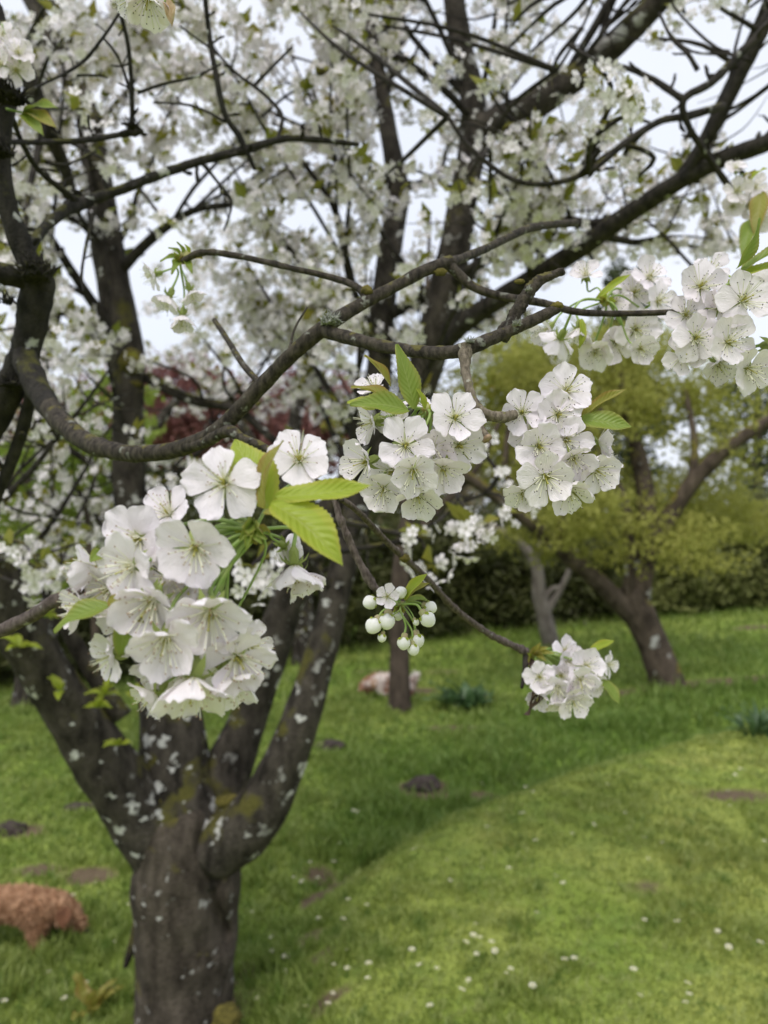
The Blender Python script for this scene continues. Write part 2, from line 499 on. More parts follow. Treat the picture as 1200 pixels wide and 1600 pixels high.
def turf_colour(N, L, blade):
    """one colouring of the turf, shared by the soil sheet and the blades: position-based patches"""
    geo = N.new('ShaderNodeNewGeometry')
    def nz(sc, det=3):
        n = N.new('ShaderNodeTexNoise'); n.inputs['Scale'].default_value = sc; n.inputs['Detail'].default_value = det
        L.new(geo.outputs['Position'], n.inputs['Vector']); return n.outputs['Fac']
    c = mixc(N, L, ramp(N, L, nz(1.1), .36, .64), (.19, .265, .044), (.32, .355, .085))
    c = mixc(N, L, math_(N, L, 'MULTIPLY', ramp(N, L, nz(3.2, 4), .56, .72), .45), c, (.33, .30, .10))
    c = mixc(N, L, math_(N, L, 'MULTIPLY', ramp(N, L, nz(8, 3), .5, .7), .5), c, (.11, .18, .04))
    lu = N.new('ShaderNodeAttribute'); lu.attribute_name = 'lush'
    if blade:
        c = mixc(N, L, ramp(N, L, nz(60, 2), .35, .7), c, (.33, .39, .095))
        c = mixc(N, L, ramp(N, L, nz(22, 3), .5, .66), c, (.42, .47, .16))
        c = mixc(N, L, ramp(N, L, nz(13, 3), .52, .68), c, (.16, .235, .045))
    c = mixc(N, L, math_(N, L, 'MULTIPLY', lu.outputs['Fac'], .5), c, (.095, .215, .032))
    return c
m, N, L = newmat('turf_ground')
o_ = N.new('ShaderNodeOutputMaterial'); b_ = N.new('ShaderNodeBsdfPrincipled'); b_.inputs['Roughness'].default_value = .95
b_.inputs['Specular IOR Level'].default_value = .1
at = N.new('ShaderNodeAttribute'); at.attribute_name = 'soil'
c_ = turf_colour(N, L, False)
so = mixc(N, L, tex(N, L, 14, 5), (.075, .055, .035), (.20, .15, .095))
nn = tex(N, L, 25, 4)
c_ = mixc(N, L, ramp(N, L, math_(N, L, 'ADD', at.outputs['Fac'], math_(N, L, 'MULTIPLY', nn, .3)), .38, .66), c_, so)
L.new(c_, b_.inputs['Base Color'])
bp_ = N.new('ShaderNodeBump'); bp_.inputs['Strength'].default_value = .8; bp_.inputs['Distance'].default_value = .03
L.new(nn, bp_.inputs['Height']); L.new(bp_.outputs[0], b_.inputs['Normal']); L.new(b_.outputs[0], o_.inputs[0])
M['turf'] = m
m, N, L = newmat('grass_blade')
o_ = N.new('ShaderNodeOutputMaterial'); b_ = N.new('ShaderNodeBsdfPrincipled'); t_ = N.new('ShaderNodeBsdfTranslucent'); x_ = N.new('ShaderNodeMixShader')
b_.inputs['Roughness'].default_value = .5; b_.inputs['Specular IOR Level'].default_value = .35; x_.inputs[0].default_value = .4
c_ = turf_colour(N, L, True)
L.new(c_, b_.inputs['Base Color']); L.new(c_, t_.inputs['Color'])
L.new(b_.outputs[0], x_.inputs[1]); L.new(t_.outputs[0], x_.inputs[2]); L.new(x_.outputs[0], o_.inputs[0])
M['blade'] = m

gme = mesh_np('lawn', gv, gq, [M['turf']])
lu_ = gme.attributes.new('lush', 'FLOAT', 'POINT')
lu_.data.foreach_set('value', np.array([lush_at(x, y) for x, y, _ in gv], dtype=np.float32))
at_ = gme.attributes.new('soil', 'FLOAT', 'POINT')
at_.data.foreach_set('value', np.array([soil_at(x, y) if 1 < y < 14 and abs(x) < 9 else 0 for x, y, _ in gv], dtype=np.float32))
tag(link('lawn', gme), 'gently uneven green lawn under the orchard trees', 'lawn', kind='structure')

# ------------------------------------------------------------------ grass blades
def grass(n, d0, d1, hmin, hmax, wd):
    d = np.exp(rng.uniform(math.log(d0), math.log(d1), n)) if True else None
    x = rng.uniform(-.9, .9, n) * d
    keep, zs = [], []
    for i in range(n):
        s = soil_at(x[i], d[i])
        if s > .28 and random.random() < s * 1.5: continue
        if (x[i] + .615) ** 2 + (d[i] - 2.4) ** 2 < .026: continue
        keep.append(i); zs.append(ground_h(x[i], d[i]))
    x, d = x[keep], d[keep]; n = len(keep); z = np.array(zs)
    pat = np.array([.8 + .9 * noise.noise(Vector((a * 2.1, b * 2.1, 5))) + 1.0 * noise.noise(Vector((a * 8, b * 8, 2))) for a, b in zip(x, d)])
    lush = np.array([lush_at(a, b) for a, b in zip(x, d)])
    h = rng.uniform(hmin, hmax, n) * np.clip(pat, .6, 1.5) * (.55 + .95 * lush)
    a = rng.uniform(0, 2 * math.pi, n); ln = rng.uniform(.1, .8, n) * h
    wv = wd * rng.uniform(.6, 1.4, n) * np.clip(d / 3, .8, 4)
    la = rng.uniform(0, 2 * math.pi, n)
    base = np.stack([x, d, z - .008], 1)
    sdv = np.stack([np.cos(a), np.sin(a), 0 * a], 1) * wv[:, None] * .5
    ld = np.stack([np.cos(la) * ln, np.sin(la) * ln, 0 * a], 1)
    upv = np.stack([0 * h, 0 * h, h], 1)
    mid = base + upv * .6 + ld * .35
    tip = base + upv * .95 + ld
    V = np.stack([base - sdv, base + sdv, mid + sdv * .8, mid - sdv * .8, tip], 1).reshape(-1, 3)
    T = np.array([(0, 1, 2), (0, 2, 3), (3, 2, 4)])[None] + (np.arange(n) * 5)[:, None, None]
    return V, T.reshape(-1, 3), np.repeat(lush, 5)
V1, T1, U1 = grass(185000, 1.9, 6.5, .03, .085, .007)
V2, T2, U2 = grass(48000, 6.2, 14, .05, .11, .008)
grm = mesh_np('grass', np.concatenate([V1, V2]), np.concatenate([T1, T2 + len(V1)]), [M['blade']], smooth=False)
grm.attributes.new('lush', 'FLOAT', 'POINT').data.foreach_set('value', np.concatenate([U1, U2]).astype(np.float32))
tag(link('grass', grm),
    'short uneven spring grass covering the lawn', 'grass', kind='stuff')

# ------------------------------------------------------------------ background blossom clusters
def flower_low(c, f, r, V, T, mi, g):
    """a small open blossom: five cupped petals and a centre"""
    f = f.normalized(); a = f.orthogonal().normalized(); b = f.cross(a)
    ph = g.random() * 6.28
    for k in range(5):
        t = ph + k * 1.2566
        e = a * math.cos(t) + b * math.sin(t); s = f.cross(e)
        cup = g.uniform(.1, .45)
        def q(l, w_): return c + e * (l * r) + s * (w_ * r) + f * (l * l * cup * r)
        n0 = len(V)
        V += [q(.06, 0), q(.55, .33), q(.92, .22), q(.96, -.22), q(.55, -.36)]
        T += [(n0, n0 + 1, n0 + 4), (n0 + 1, n0 + 2, n0 + 4), (n0 + 2, n0 + 3, n0 + 4)]
        mi += [0, 0, 0]
    n0 = len(V)
    V += [c + a * (.17 * r) + f * (.12 * r), c - a * (.09 * r) + b * (.15 * r) + f * (.12 * r), c - a * (.09 * r) - b * (.15 * r) + f * (.12 * r), c + f * (.3 * r)]
    T += [(n0, n0 + 1, n0 + 3), (n0 + 1, n0 + 2, n0 + 3), (n0 + 2, n0, n0 + 3)]
    mi += [1, 1, 1]

def cluster_variant(i):
    g = random.Random(100 + i)
    V, T, mi = [], [], []
    n = g.choice((9, 11, 12, 14))
    for k in range(n):
        a = g.random() * 6.28; u = g.uniform(-1, .55)
        dr = Vector((math.cos(a) * math.sqrt(1 - u * u), math.sin(a) * math.sqrt(1 - u * u), u))
        c = dr * g.uniform(.022, .044)
        f = (dr + Vector((g.uniform(-.5, .5), g.uniform(-.5, .5), g.uniform(-.5, .3))))
        flower_low(c, f, g.uniform(.0105, .0145), V, T, mi, g)
        n0 = len(V); s = dr.orthogonal().normalized() * .0011
        V += [s, -s, c - f.normalized() * .004]; T += [(n0, n0 + 1, n0 + 2)]; mi += [2]
    for k in range(g.choice((1, 2, 3))):
        a = g.random() * 6.28
        e = Vector((math.cos(a), math.sin(a), g.uniform(.1, 1.4))).normalized(); s = e.orthogonal().normalized(); nrm = e.cross(s)
        l, wd = g.uniform(.03, .06), g.uniform(.010, .017)
        n0 = len(V)
        V += [e * .006, e * (l * .5) + s * wd + nrm * .006, e * l - nrm * .005, e * (l * .5) - s * wd + nrm * .006, e * (l * .5)]
        T += [(n0, n0 + 4, n0 + 1), (n0 + 1, n0 + 4, n0 + 2), (n0 + 2, n0 + 4, n0 + 3), (n0 + 3, n0 + 4, n0)]; mi += [2] * 4
    return np.array([tuple(v) for v in V]), np.array(T), np.array(mi)
VAR = [cluster_variant(i) for i in range(9)]
VMESH = [mesh_np('blossom_cluster', v, t, [M['bgpetal'], M['bgcentre'], M['bgleaf']], mi_, smooth=False) for v, t, mi_ in VAR]

def blossom_mass(name, pts, parent, scale=(.8, 1.25)):
    Vs, Ts, Ms, off = [], [], [], 0
    for p in pts:
        v, t, mi_ = VAR[random.randrange(len(VAR))]
        a = random.random() * 6.28; s = random.uniform(*scale)
        ca, sa = math.cos(a) * s, math.sin(a) * s
        Vs.append(np.stack([v[:, 0] * ca - v[:, 1] * sa + p[0], v[:, 0] * sa + v[:, 1] * ca + p[1], v[:, 2] * s + p[2]], 1))
        Ts.append(t + off); Ms.append(mi_); off += len(v)
    return link(name, mesh_np(name, np.concatenate(Vs), np.concatenate(Ts), [M['bgpetal'], M['bgcentre'], M['bgleaf']], np.concatenate(Ms), smooth=False), parent, 'stuff')

def blossom_one(p, parent):
    s = random.uniform(.8, 1.25)
    return link('blossom_cluster', random.choice(VMESH), parent, local=Matrix.Translation(Vector(p) - base_of(parent)) @ Matrix.Rotation(random.random() * 6.28, 4, 'Z') @ Matrix.Scale(s, 4))

# ------------------------------------------------------------------ the cherry tree
def wander(start, dr, length, r0, g, n=6, up=.1, wob=.35):
    pts, rad = [start.copy()], [r0]
    d = dr.normalized(); p = start.copy()
    for k in range(n):
        d = (d + Vector((g.uniform(-1, 1), g.uniform(-1, 1), g.uniform(-1, 1))) * wob * .5 + Vector((0, 0, up * .4))).normalized()
        p = p + d * (length / n)
        pts.append(p.copy()); rad.append(r0 * (1 - .8 * (k + 1) / n))
    return pts, rad

def zone(px, py):
    """how thick the blossom stands, by height and side of the crown"""
    if px < -150 or px > 1350 or py < -150: return .25
    if py < 560:
        v = 1.0
        if 625 < px < 690 and py < 230: v = .12
        if 740 < px < 960 and py < 200: v = .45
        if 960 < px < 1250 and py < 260: v = .10
        if 690 < px < 960 and 200 < py < 440: v = .5
        if px > 960 and py > 250: v = .3
        if 420 < px < 500 and 90 < py < 200: v = .2
        if 820 < px < 1120 and 330 < py < 420: v = .45
        if px > 760 and py > 440: v = .25
        if px < 130 and py > 420: v = .45
        return v * 1.05
    if py < 770: return .20 if px < 560 else (.2 if px < 780 else .0)
    if py < 1000: return .4 if px < 170 else (.04 if 600 < px < 780 else 0)
    return 0

tree = empty('cherry_tree', P(285, 1600, 2.37), 'old cherry tree with thick lichen-spotted trunk forking low into blossoming limbs', 'tree')
tree.matrix_basis.translation.z = ground_h(-.615, 2.37) - .03
bpy.context.view_layer.update()
limbs = []
def L_(name, spec, mat, seg=12, grow=0, glen=(.5, 1.1), **k):
    kk = {'trunk': 1.0, 'limb': .87, 'branch': .72}[mat]
    spec = [(a, b, d, wd * (kk if b < 1150 else 1)) for a, b, d, wd in spec]
    o, cl = limb(name, spec, [M[mat]], tree, seg, **k)
    if mat == 'branch' and spec[0][3] < 30: stubs(o, cl, mat, .05, .035, len(limbs))
    limbs.append((o, cl, grow, glen))
    return o
L_('trunk', [(285, 1655, 2.37, 172), (285, 1600, 2.37, 154), (290, 1520, 2.37, 149), (292, 1430, 2.37, 160), (291, 1360, 2.37, 168), (288, 1310, 2.37, 150), (284, 1270, 2.39, 120)], 'trunk', 72, sub=16, rough=.075, knots=.12)
trunk = limbs[-1][0]
GRV = [(1255, 322), (1330, 321), (1400, 330), (1440, 338), (1485, 350)]   # old split running down from the fork
for v in trunk.data.vertices:
    x_, y_ = proj(v.co)
    if v.co.y < 2.37 and 1240 < y_ < 1500:
        gx_ = np.interp(y_, [a for a, b in GRV], [b for a, b in GRV]) + 4 * math.sin(y_ * .07)
        v.co.y += .055 * math.exp(-((x_ - gx_) / 11) ** 2) * sm(1500, 1460, y_)

L_('limb', [(262, 1335, 2.36, 104), (222, 1275, 2.33, 100), (180, 1215, 2.28, 90), (135, 1150, 2.22, 86), (92, 1085, 2.16, 82), (40, 1000, 2.08, 86), (-10, 905, 2.0, 84), (-70, 800, 1.95, 70), (-130, 690, 1.9, 60)], 'limb', 18, sub=7, grow=6, glen=(.4, .7), knots=.12)
L_('limb', [(288, 1370, 2.38, 150), (284, 1290, 2.385, 134), (274, 1210, 2.42, 114), (268, 1120, 2.45, 104), (245, 990, 2.5, 88), (215, 850, 2.56, 66), (202, 760, 2.6, 58), (200, 650, 2.62, 56), (200, 560, 2.65, 62), (182, 470, 2.68, 60), (165, 370, 2.72, 54), (150, 260, 2.78, 46), (130, 160, 2.8, 40), (80, 60, 2.85, 34), (20, -60, 2.9, 28)], 'limb', 18, sub=6, grow=17, knots=.12)
L_('limb', [(335, 1330, 2.34, 96), (385, 1290, 2.31, 92), (425, 1235, 2.29, 76), (456, 1160, 2.28, 66), (490, 1060, 2.29, 58), (520, 950, 2.32, 52), (548, 840, 2.36, 48), (572, 720, 2.42, 48), (590, 600, 2.5, 46), (598, 480, 2.55, 44), (612, 370, 2.6, 44), (622, 300, 2.62, 40), (606, 200, 2.66, 30), (592, 110, 2.7, 24), (578, 30, 2.75, 20), (570, -60, 2.8, 16)], 'limb', 18, sub=6, grow=16, knots=.1)
L_('limb', [(325, 1270, 2.45, 90), (358, 1200, 2.48, 76), (392, 1110, 2.5, 66), (425, 1010, 2.5, 62), (470, 890, 2.5, 60), (540, 770, 2.47, 60), (620, 670, 2.44, 62), (660, 590, 2.4, 64), (688, 490, 2.38, 62), (708, 400, 2.38, 58), (726, 300, 2.38, 52), (740, 215, 2.38, 52), (738, 150, 2.38, 46), (720, 70, 2.38, 40), (706, -30, 2.38, 36), (700, -140, 2.38, 30)], 'limb', 18, sub=6, grow=13, knots=.1)
L_('limb', [(735, 205, 2.38, 46), (790, 185, 2.36, 54), (850, 155, 2.32, 50), (920, 105, 2.28, 50), (980, 50, 2.22, 46), (1050, -20, 2.15, 42), (1120, -100, 2.1, 36)], 'limb', 16, sub=6, grow=8, knots=.1)
L_('limb', [(672, 560, 2.40, 40), (730, 500, 2.3, 44), (800, 455, 2.2, 42), (900, 392, 2.05, 42), (1000, 322, 1.9, 40), (1100, 262, 1.75, 38), (1200, 222, 1.65, 36), (1320, 180, 1.55, 32)], 'branch', 16, sub=6, grow=9, glen=(.4, .8), knots=.1)
# named branches seen against the sky
L_('branch', [(610, 490, 2.53, 26), (680, 455, 2.4, 26), (760, 405, 2.25, 24), (830, 358, 2.15, 22), (880, 345, 2.08, 24), (930, 350, 2.02, 22), (985, 330, 1.95, 18)], 'branch', 10, grow=4, glen=(.3, .5))
L_('branch', [(1075, 275, 1.78, 26), (1110, 210, 1.7, 28), (1150, 130, 1.65, 30), (1190, 50, 1.6, 28), (1230, -40, 1.6, 26)], 'branch', 10, grow=1, glen=(.3, .5))
L_('branch', [(700, 182, 1.45, 9), (730, 225, 1.45, 10), (790, 275, 1.44, 12), (850, 288, 1.43, 12), (920, 268, 1.42, 14), (975, 225, 1.42, 16), (1030, 190, 1.42, 16), (1080, 180, 1.45, 18), (1130, 165, 1.5, 18)], 'branch', 8, sub=5, rough=.12)
L_('branch', [(1145, 300, 1.5, 14), (1100, 235, 1.45, 14), (1075, 195, 1.42, 14), (1068, 155, 1.4, 16), (1110, 130, 1.4, 18), (1150, 90, 1.4, 18), (1200, 40, 1.4, 20), (1250, -20, 1.4, 22)], 'branch', 8, sub=5, rough=.12)
L_('branch', [(890, 70, 1.5, 10), (930, 95, 1.48, 10), (985, 108, 1.45, 12), (1030, 130, 1.42, 14), (1066, 155, 1.4, 16)], 'branch', 8, sub=5, rough=.14)
L_('twig', [(1090, 110, 1.42, 12), (1075, 85, 1.42, 10), (1050, 60, 1.43, 8), (1030, 20, 1.45, 6)], 'branch', 6, rough=.15)
L_('twig', [(1175, 95, 1.42, 9), (1120, 75, 1.46, 7), (1060, 20, 1.5, 5), (1040, -20, 1.5, 4)], 'branch', 6, rough=.15)
L_('twig', [(1140, 85, 1.4, 6), (1080, 80, 1.42, 5), (1040, 45, 1.45, 4)], 'branch', 6, rough=.15)
L_('twig', [(870, 110, 1.6, 8), (895, 70, 1.6, 7), (920, 20, 1.6, 6), (930, -20, 1.6, 5)], 'branch', 6, rough=.15)
L_('twig', [(1200, 470, 2.0, 10), (1100, 430, 2.0, 8), (1040, 370, 2.0, 7), (1010, 345, 2.0, 5)], 'branch', 6, rough=.15)
L_('twig', [(1200, 320, 1.8, 12), (1160, 270, 1.75, 12), (1120, 240, 1.7, 10)], 'branch', 6, rough=.15)
L_('branch', [(230, 590, 2.64, 26), (300, 625, 2.6, 24), (370, 640, 2.55, 20), (430, 690, 2.5, 16)], 'branch', 8)
L_('branch', [(205, 550, 2.66, 24), (150, 480, 2.6, 24), (110, 420, 2.5, 20), (70, 360, 2.4, 18), (20, 300, 2.3, 16)], 'branch', 8, grow=4)
L_('branch', [(190, 420, 2.68, 26), (240, 370, 2.66, 22), (300, 330, 2.6, 16), (360, 320, 2.55, 12)], 'branch', 8, grow=3)
L_('branch', [(0, 40, 1.9, 44), (40, 110, 1.95, 40), (70, 190, 2.0, 36), (100, 260, 2.1, 26), (120, 330, 2.2, 18)], 'branch', 10, grow=2)
L_('branch', [(590, 110, 2.7, 16), (640, 55, 2.6, 10), (662, 30, 2.55, 6)], 'branch', 6)
L_('branch', [(602, 560, 2.5, 26), (560, 480, 2.45, 22), (540, 400, 2.4, 18), (520, 320, 2.35, 14), (470, 250, 2.3, 10)], 'branch', 8, grow=4)
L_('branch', [(190, 1120, 2.26, 40), (150, 1060, 2.24, 34), (120, 1010, 2.22, 30), (70, 920, 2.2, 22)], 'limb', 10, grow=2, glen=(.3, .5))
L_('branch', [(636, 655, 2.44, 16), (690, 730, 1.95, 14), (722, 785, 1.55, 11), (745, 812, 1.37, 7)], 'branch', 7)
L_('branch', [(716, 775, 1.6, 9), (690, 810, 1.45, 8), (655, 832, 1.36, 7), (676, 876, 1.36, 5)], 'branch', 6)
L_('branch', [(722, 785, 1.55, 8), (770, 770, 1.5, 7), (800, 790, 1.42, 5), (812, 798, 1.4, 4)], 'branch', 6)
# bark flap at the foot
o = L_('bark_flap', [(212, 1440, 2.34, 10), (206, 1478, 2.33, 15), (196, 1510, 2.32, 9)], 'limb', 6)
# moss at the forks and the foot
def lump(name, px, py, d, rx, ry, mat, parent, g=random, n=2):
    bm = bmesh.new(); bmesh.ops.create_icosphere(bm, subdivisions=3, radius=1)
    c = P(px, py, d); s = d / F; off = Vector((g.random() * 9, g.random() * 9, 0))
    for v in bm.verts:
        q = v.co.copy(); k = 1 + .35 * noise.noise(q * 2.1 + off) + .25 * noise.noise(q * 6 + off)
        v.co = c + Vector((q.x * rx * s, q.y * min(rx, ry) * s * .8, q.z * ry * s)) * k
    me = bpy.data.meshes.new(name); bm.to_mesh(me); bm.free(); me.materials.append(M[mat])
    for p_ in me.polygons: p_.use_smooth = True
    return link(name, me, parent)
for a in ((249, 1268, 2.30, 13, 26), (362, 1252, 2.32, 26, 10), (348, 1592, 2.31, 30, 24), (205, 566, 2.60, 20, 22), (205, 600, 2.60, 16, 8)):
    lump('moss_patch', *a, 'moss', tree)

spurs = []
gr = random.Random(21)
def grow_from(parent_obj, cl, count, glen):
    c, r = cl
    made = 0; tries = 0
    while made < count and tries < count * 12:
        tries += 1
        i = gr.randrange(int(len(c) * .3), len(c) - 1)
        t = (c[i + 1] - c[i]).normalized()
        a = Vector((gr.uniform(-1, 1), gr.uniform(-.8, 1), gr.uniform(-.35, 1)))
        d = (a - t * a.dot(t) * .6 + t * .35).normalized()
        ln = gr.uniform(*glen)
        e = c[i] + d * ln
        if e.y < 1.35: continue
        ex, ey = proj(e)
        if zone(ex, ey) < .15 or (c[i].z < 1.7 and ey > 760): continue
        r0 = min(r[i] * .5, gr.uniform(.008, .016))
        pts, rad = wander(c[i], d, ln, r0, gr, 7, up=.15)
        V, Fc, cc = tube(pts, rad, 6, 3, .1)
        br = link('branch', mesh_py('branch', V, Fc, [M['branch']]), parent_obj)
        made += 1
        TV, TF = [], []
        for k in range(gr.randint(6, 9)):
            j = gr.randrange(4, len(cc[0]) - 1)
            a2 = Vector((gr.uniform(-1, 1), gr.uniform(-1, 1), gr.uniform(-.8, .9)))
            p2, r2 = wander(cc[0][j], a2 + d * .4, gr.uniform(.12, .38), max(.0036, cc[1][j] * .55), gr, 5, up=.12, wob=.5)
            v2, f2, c2 = tube(p2, r2, 4, 2, .15)
            f0 = len(TV); TV += v2; TF += [tuple(x + f0 for x in f) for f in f2]
            for q in p2[1:]:
                spurs.append(q + Vector((gr.uniform(-.02, .02), gr.uniform(-.02, .02), gr.uniform(-.03, .01))))
        link('twig_spray', mesh_py('twig_spray', TV, TF, [M['branch']]), br, 'stuff')
        for q in cc[0][6::3]: spurs.append(q + Vector((0, 0, -.01)))
for o, cl, n_, gl in limbs:
    if n_: grow_from(o, cl, n_, gl)
lines = [(np.array([(*proj(p), p.y) for p in cl[0]]), np.array(cl[1])) for o, cl, n_, gl in limbs if cl[1][0] > .02]
def clear_of_limbs(q, x_, y_):
    """old thick wood carries few spurs on its open side"""
    for ln_, rr in lines:
        dd_ = np.hypot(ln_[:, 0] - x_, ln_[:, 1] - y_) - rr * F / ln_[:, 2]
        k = int(np.argmin(dd_))
        if dd_[k] < 14 and q.y < ln_[k, 2] + .05: return random.random() < .12
    return True
keep = []
for q in spurs:
    if q.y < 1.15: continue
    x_, y_ = proj(q)
    if not clear_of_limbs(q, x_, y_): continue
    if random.random() < zone(x_, y_): keep.append(q)
manual = [(965, 150, 1.15), (940, 110, 1.17), (985, 175, 1.14), (950, 190, 1.18), (560, 20, 1.7), (520, 40, 1.7), (470, 20, 1.7), (600, 40, 1.8), (640, 262, 1.9), (600, 275, 1.85), (700, 262, 1.9), (560, 250, 1.9),
          (765, 318, 1.7), (720, 300, 1.8), (800, 40, 1.9), (830, 80, 1.9), (780, 90, 1.9), (860, 120, 1.8), (750, 818, 1.35), (735, 828, 1.36), (650, 838, 1.35), (678, 884, 1.35), (395, 884, 1.15), (388, 905, 1.15),
          (985, 285, 1.5), (960, 262, 1.5), (1000, 250, 1.5), (60, 40, 1.6), (100, 60, 1.6), (90, 20, 1.6), (130, 170, 1.5), (260, 350, 1.7), (790, 745, 1.5), (812, 800, 1.4), (60, 880, 1.5), (20, 855, 1.5), (90, 900, 1.6), (120, 850, 1.7), (50, 920, 1.7), (740, 690, 1.5),
          (220, 560, 2.2), (250, 600, 2.3), (310, 520, 2.1), (350, 560, 2.2), (1070, 20, 1.6), (1120, 10, 1.6), (1160, 20, 1.7), (1030, 60, 1.7)]
man = [P(*a) for a in manual]
inview = [q for q in keep if -40 < proj(q)[0] < 1240 and -40 < proj(q)[1] < 1640]
rest = [q for q in keep if not (-40 < proj(q)[0] < 1240 and -40 < proj(q)[1] < 1640)]
inview.sort(key=lambda q: q.y)
nodes_ = [p for o, cl, n_, gl in limbs for p in cl[0]]
for q in man:
    blossom_one(q, tree)
    nb = min(nodes_, key=lambda p: (p - q).length)
    if .04 < (nb - q).length < .8:
        md = (nb + q) / 2 + Vector((random.uniform(-.05, .05), random.uniform(-.05, .05), random.uniform(-.02, .06)))
        V, Fc, _ = tube([nb, md, q], [.006, .005, .003], 5, 4, .12)
        link('twig', mesh_py('twig', V, Fc, [M['branch']]), tree)
for q in inview[:300 - len(man)]: blossom_one(q, tree)
far = inview[300 - len(man):]
blossom_mass('blossom_mass', far + rest, tree)
print('spurs', len(spurs), 'kept', len(keep), 'in view', len(inview))

# ------------------------------------------------------------------ the near limb and its arching bough
bough = empty('cherry_bough', P(-40, 560, .85), 'dark mossy cherry limb with a long arching bough crossing in front of the spotted tree', 'branch')
def B_(name, spec, mat='bough', seg=10, sub=5, rough=.07, **k):
    kk = {'nearlimb': .70, 'bough': .84, 'twig': .85, 'spur': .9}[mat]
    o, cl = limb(name, [(a, b, d, wd * kk) for a, b, d, wd in spec], [M[mat]], bough, seg, sub, rough, **k)
    if mat == 'nearlimb' and name in ('branch', 'twig'): stubs(o, cl, mat, .035, .026, int(abs(spec[0][0])) + 3)
    return o
B_('limb', [(-40, -40, .80, 50), (2, 60, .80, 44), (4, 150, .80, 58), (-4, 240, .80, 50), (14, 330, .80, 42), (40, 400, .81, 50), (58, 440, .82, 78), (52, 490, .83, 66), (38, 550, .84, 62), (14, 610, .85, 66), (-16, 670, .86, 60), (-60, 760, .9, 56)], 'nearlimb', 20, 7, .10, knots=.25)
B_('stub', [(50, 440, .82, 50), (10, 428, .80, 50), (-40, 415, .78, 48)], 'nearlimb', 12, 5, .12)
B_('branch', [(52, 600, .84, 28), (38, 660, .86, 28), (18, 720, .88, 26), (-12, 790, .9, 26)], 'nearlimb', 10)
B_('collar', [(34, 530, .845, 46), (44, 572, .825, 56), (62, 614, .795, 52), (84, 645, .755, 46), (112, 672, .715, 38.5)], 'nearlimb', 16, 6, .10, taper=False)
B_('branch', [(40, 572, .845, 30), (64, 614, .80, 40), (92, 655, .74, 40), (135, 690, .69, 35), (190, 707, .65, 32), (250, 707, .62, 31), (300, 694, .60, 30), (345, 668, .58, 29), (400, 612, .565, 30), (450, 560, .55, 28), (500, 517, .54, 30), (560, 478, .55, 24), (620, 446, .56, 22), (665, 422, .57, 22), (705, 408, .58, 24)], 'bough', 28, 16, .06, knots=.14, fine=.7)
B_('branch', [(505, 516, .54, 27), (560, 532, .515, 24), (640, 548, .485, 23), (700, 551, .465, 24), (730, 545, .46, 27), (785, 522, .47, 23), (830, 502, .475, 22), (872, 482, .48, 16)], 'bough', 28, 18, .07, knots=.16, taper=False, fine=.8)
B_('branch', [(275, 704, .61, 20), (318, 692, .585, 20), (345, 678, .57, 20), (362, 674, .56, 24), (378, 684, .55, 18), (420, 702, .53, 13), (480, 742, .51, 11), (535, 782, .50, 10)], 'bough', 10, 6, .12, knots=.3)
B_('branch', [(700, 412, .58, 22), (740, 448, .575, 16), (790, 464, .57, 15), (850, 474, .56, 14), (900, 487, .555, 13), (960, 490, .55, 12), (1040, 488, .54, 11), (1110, 480, .53, 10)], 'bough', 10, 6, .08, knots=.15)
B_('branch', [(700, 412, .58, 20), (760, 388, .64, 16), (830, 356, .72, 15), (900, 348, .8, 14)], 'bough', 8, 5, .1)
B_('dead_snag', [(783, 530, .475, 20), (800, 500, .475, 24), (816, 474, .475, 26), (836, 444, .478, 22), (858, 432, .48, 18), (880, 424, .482, 12)], 'bough', 24, 14, .2, knots=.5, taper=False, fine=.7)
B_('branch', [(572, 470, .55, 16), (560, 450, .555, 13), (520, 434, .57, 12), (460, 420, .58, 11), (400, 406, .6, 11), (340, 395, .615, 12), (310, 396, .62, 13), (285, 408, .625, 10)], 'bough', 8, 6, .12, knots=.3)
B_('twig', [(410, 602, .56, 12), (380, 570, .6, 12), (355, 530, .66, 11), (335, 500, .72, 10)], 'bough', 8)
B_('twig', [(450, 560, .55, 7), (460, 515, .57, 5), (480, 480, .58, 4)], 'bough', 6)
B_('spur', [(726, 546, .46, 30), (727, 575, .452, 17), (733, 605, .446, 16), (742, 630, .442, 17), (756, 646, .440, 20), (780, 652, .442, 20), (805, 648, .446, 17)], 'spur', 26, 18, .13, knots=.5, fine=.8)
o = B_('spur', [(740, 655, .440, 15), (750, 670, .436, 16), (760, 684, .433, 17)], 'spur', 22, 12, .1, taper=False, fine=.8)
o2, _ = limb('cut_end', [(759.5, 683, .4332, 16.5), (762.5, 687.5, .4325, 16)], [M['cut']], o, 12, 2, .05, taper=False)
# upper branches from the near limb
B_('branch', [(60, 430, .82, 24), (48, 390, .9, 22), (80, 345, .98, 24), (125, 318, 1.05, 30), (180, 300, 1.08, 20), (250, 272, 1.1, 20), (320, 250, 1.12, 19), (380, 235, 1.14, 20), (440, 218, 1.16, 16), (490, 218, 1.18, 15), (560, 226, 1.2, 10)], 'nearlimb', 10, 5, .14, knots=.2)
B_('branch', [(18, 180, .82, 12), (35, 225, .88, 11), (60, 265, .94, 12), (95, 295, 1.0, 14), (125, 318, 1.05, 16)], 'nearlimb', 8, 5, .12)
B_('branch', [(6, 222, .82, 12), (60, 222, .9, 11), (120, 220, .95, 12), (180, 212, 1.0, 12), (205, 206, 1.02, 22), (222, 204, 1.03, 12)], 'nearlimb', 8, 5, .18)
B_('branch', [(206, 204, 1.02, 12), (206, 140, 1.0, 11), (200, 70, .98, 10), (186, 10, .96, 9), (180, -30, .95, 8)], 'nearlimb', 8, 5, .16)
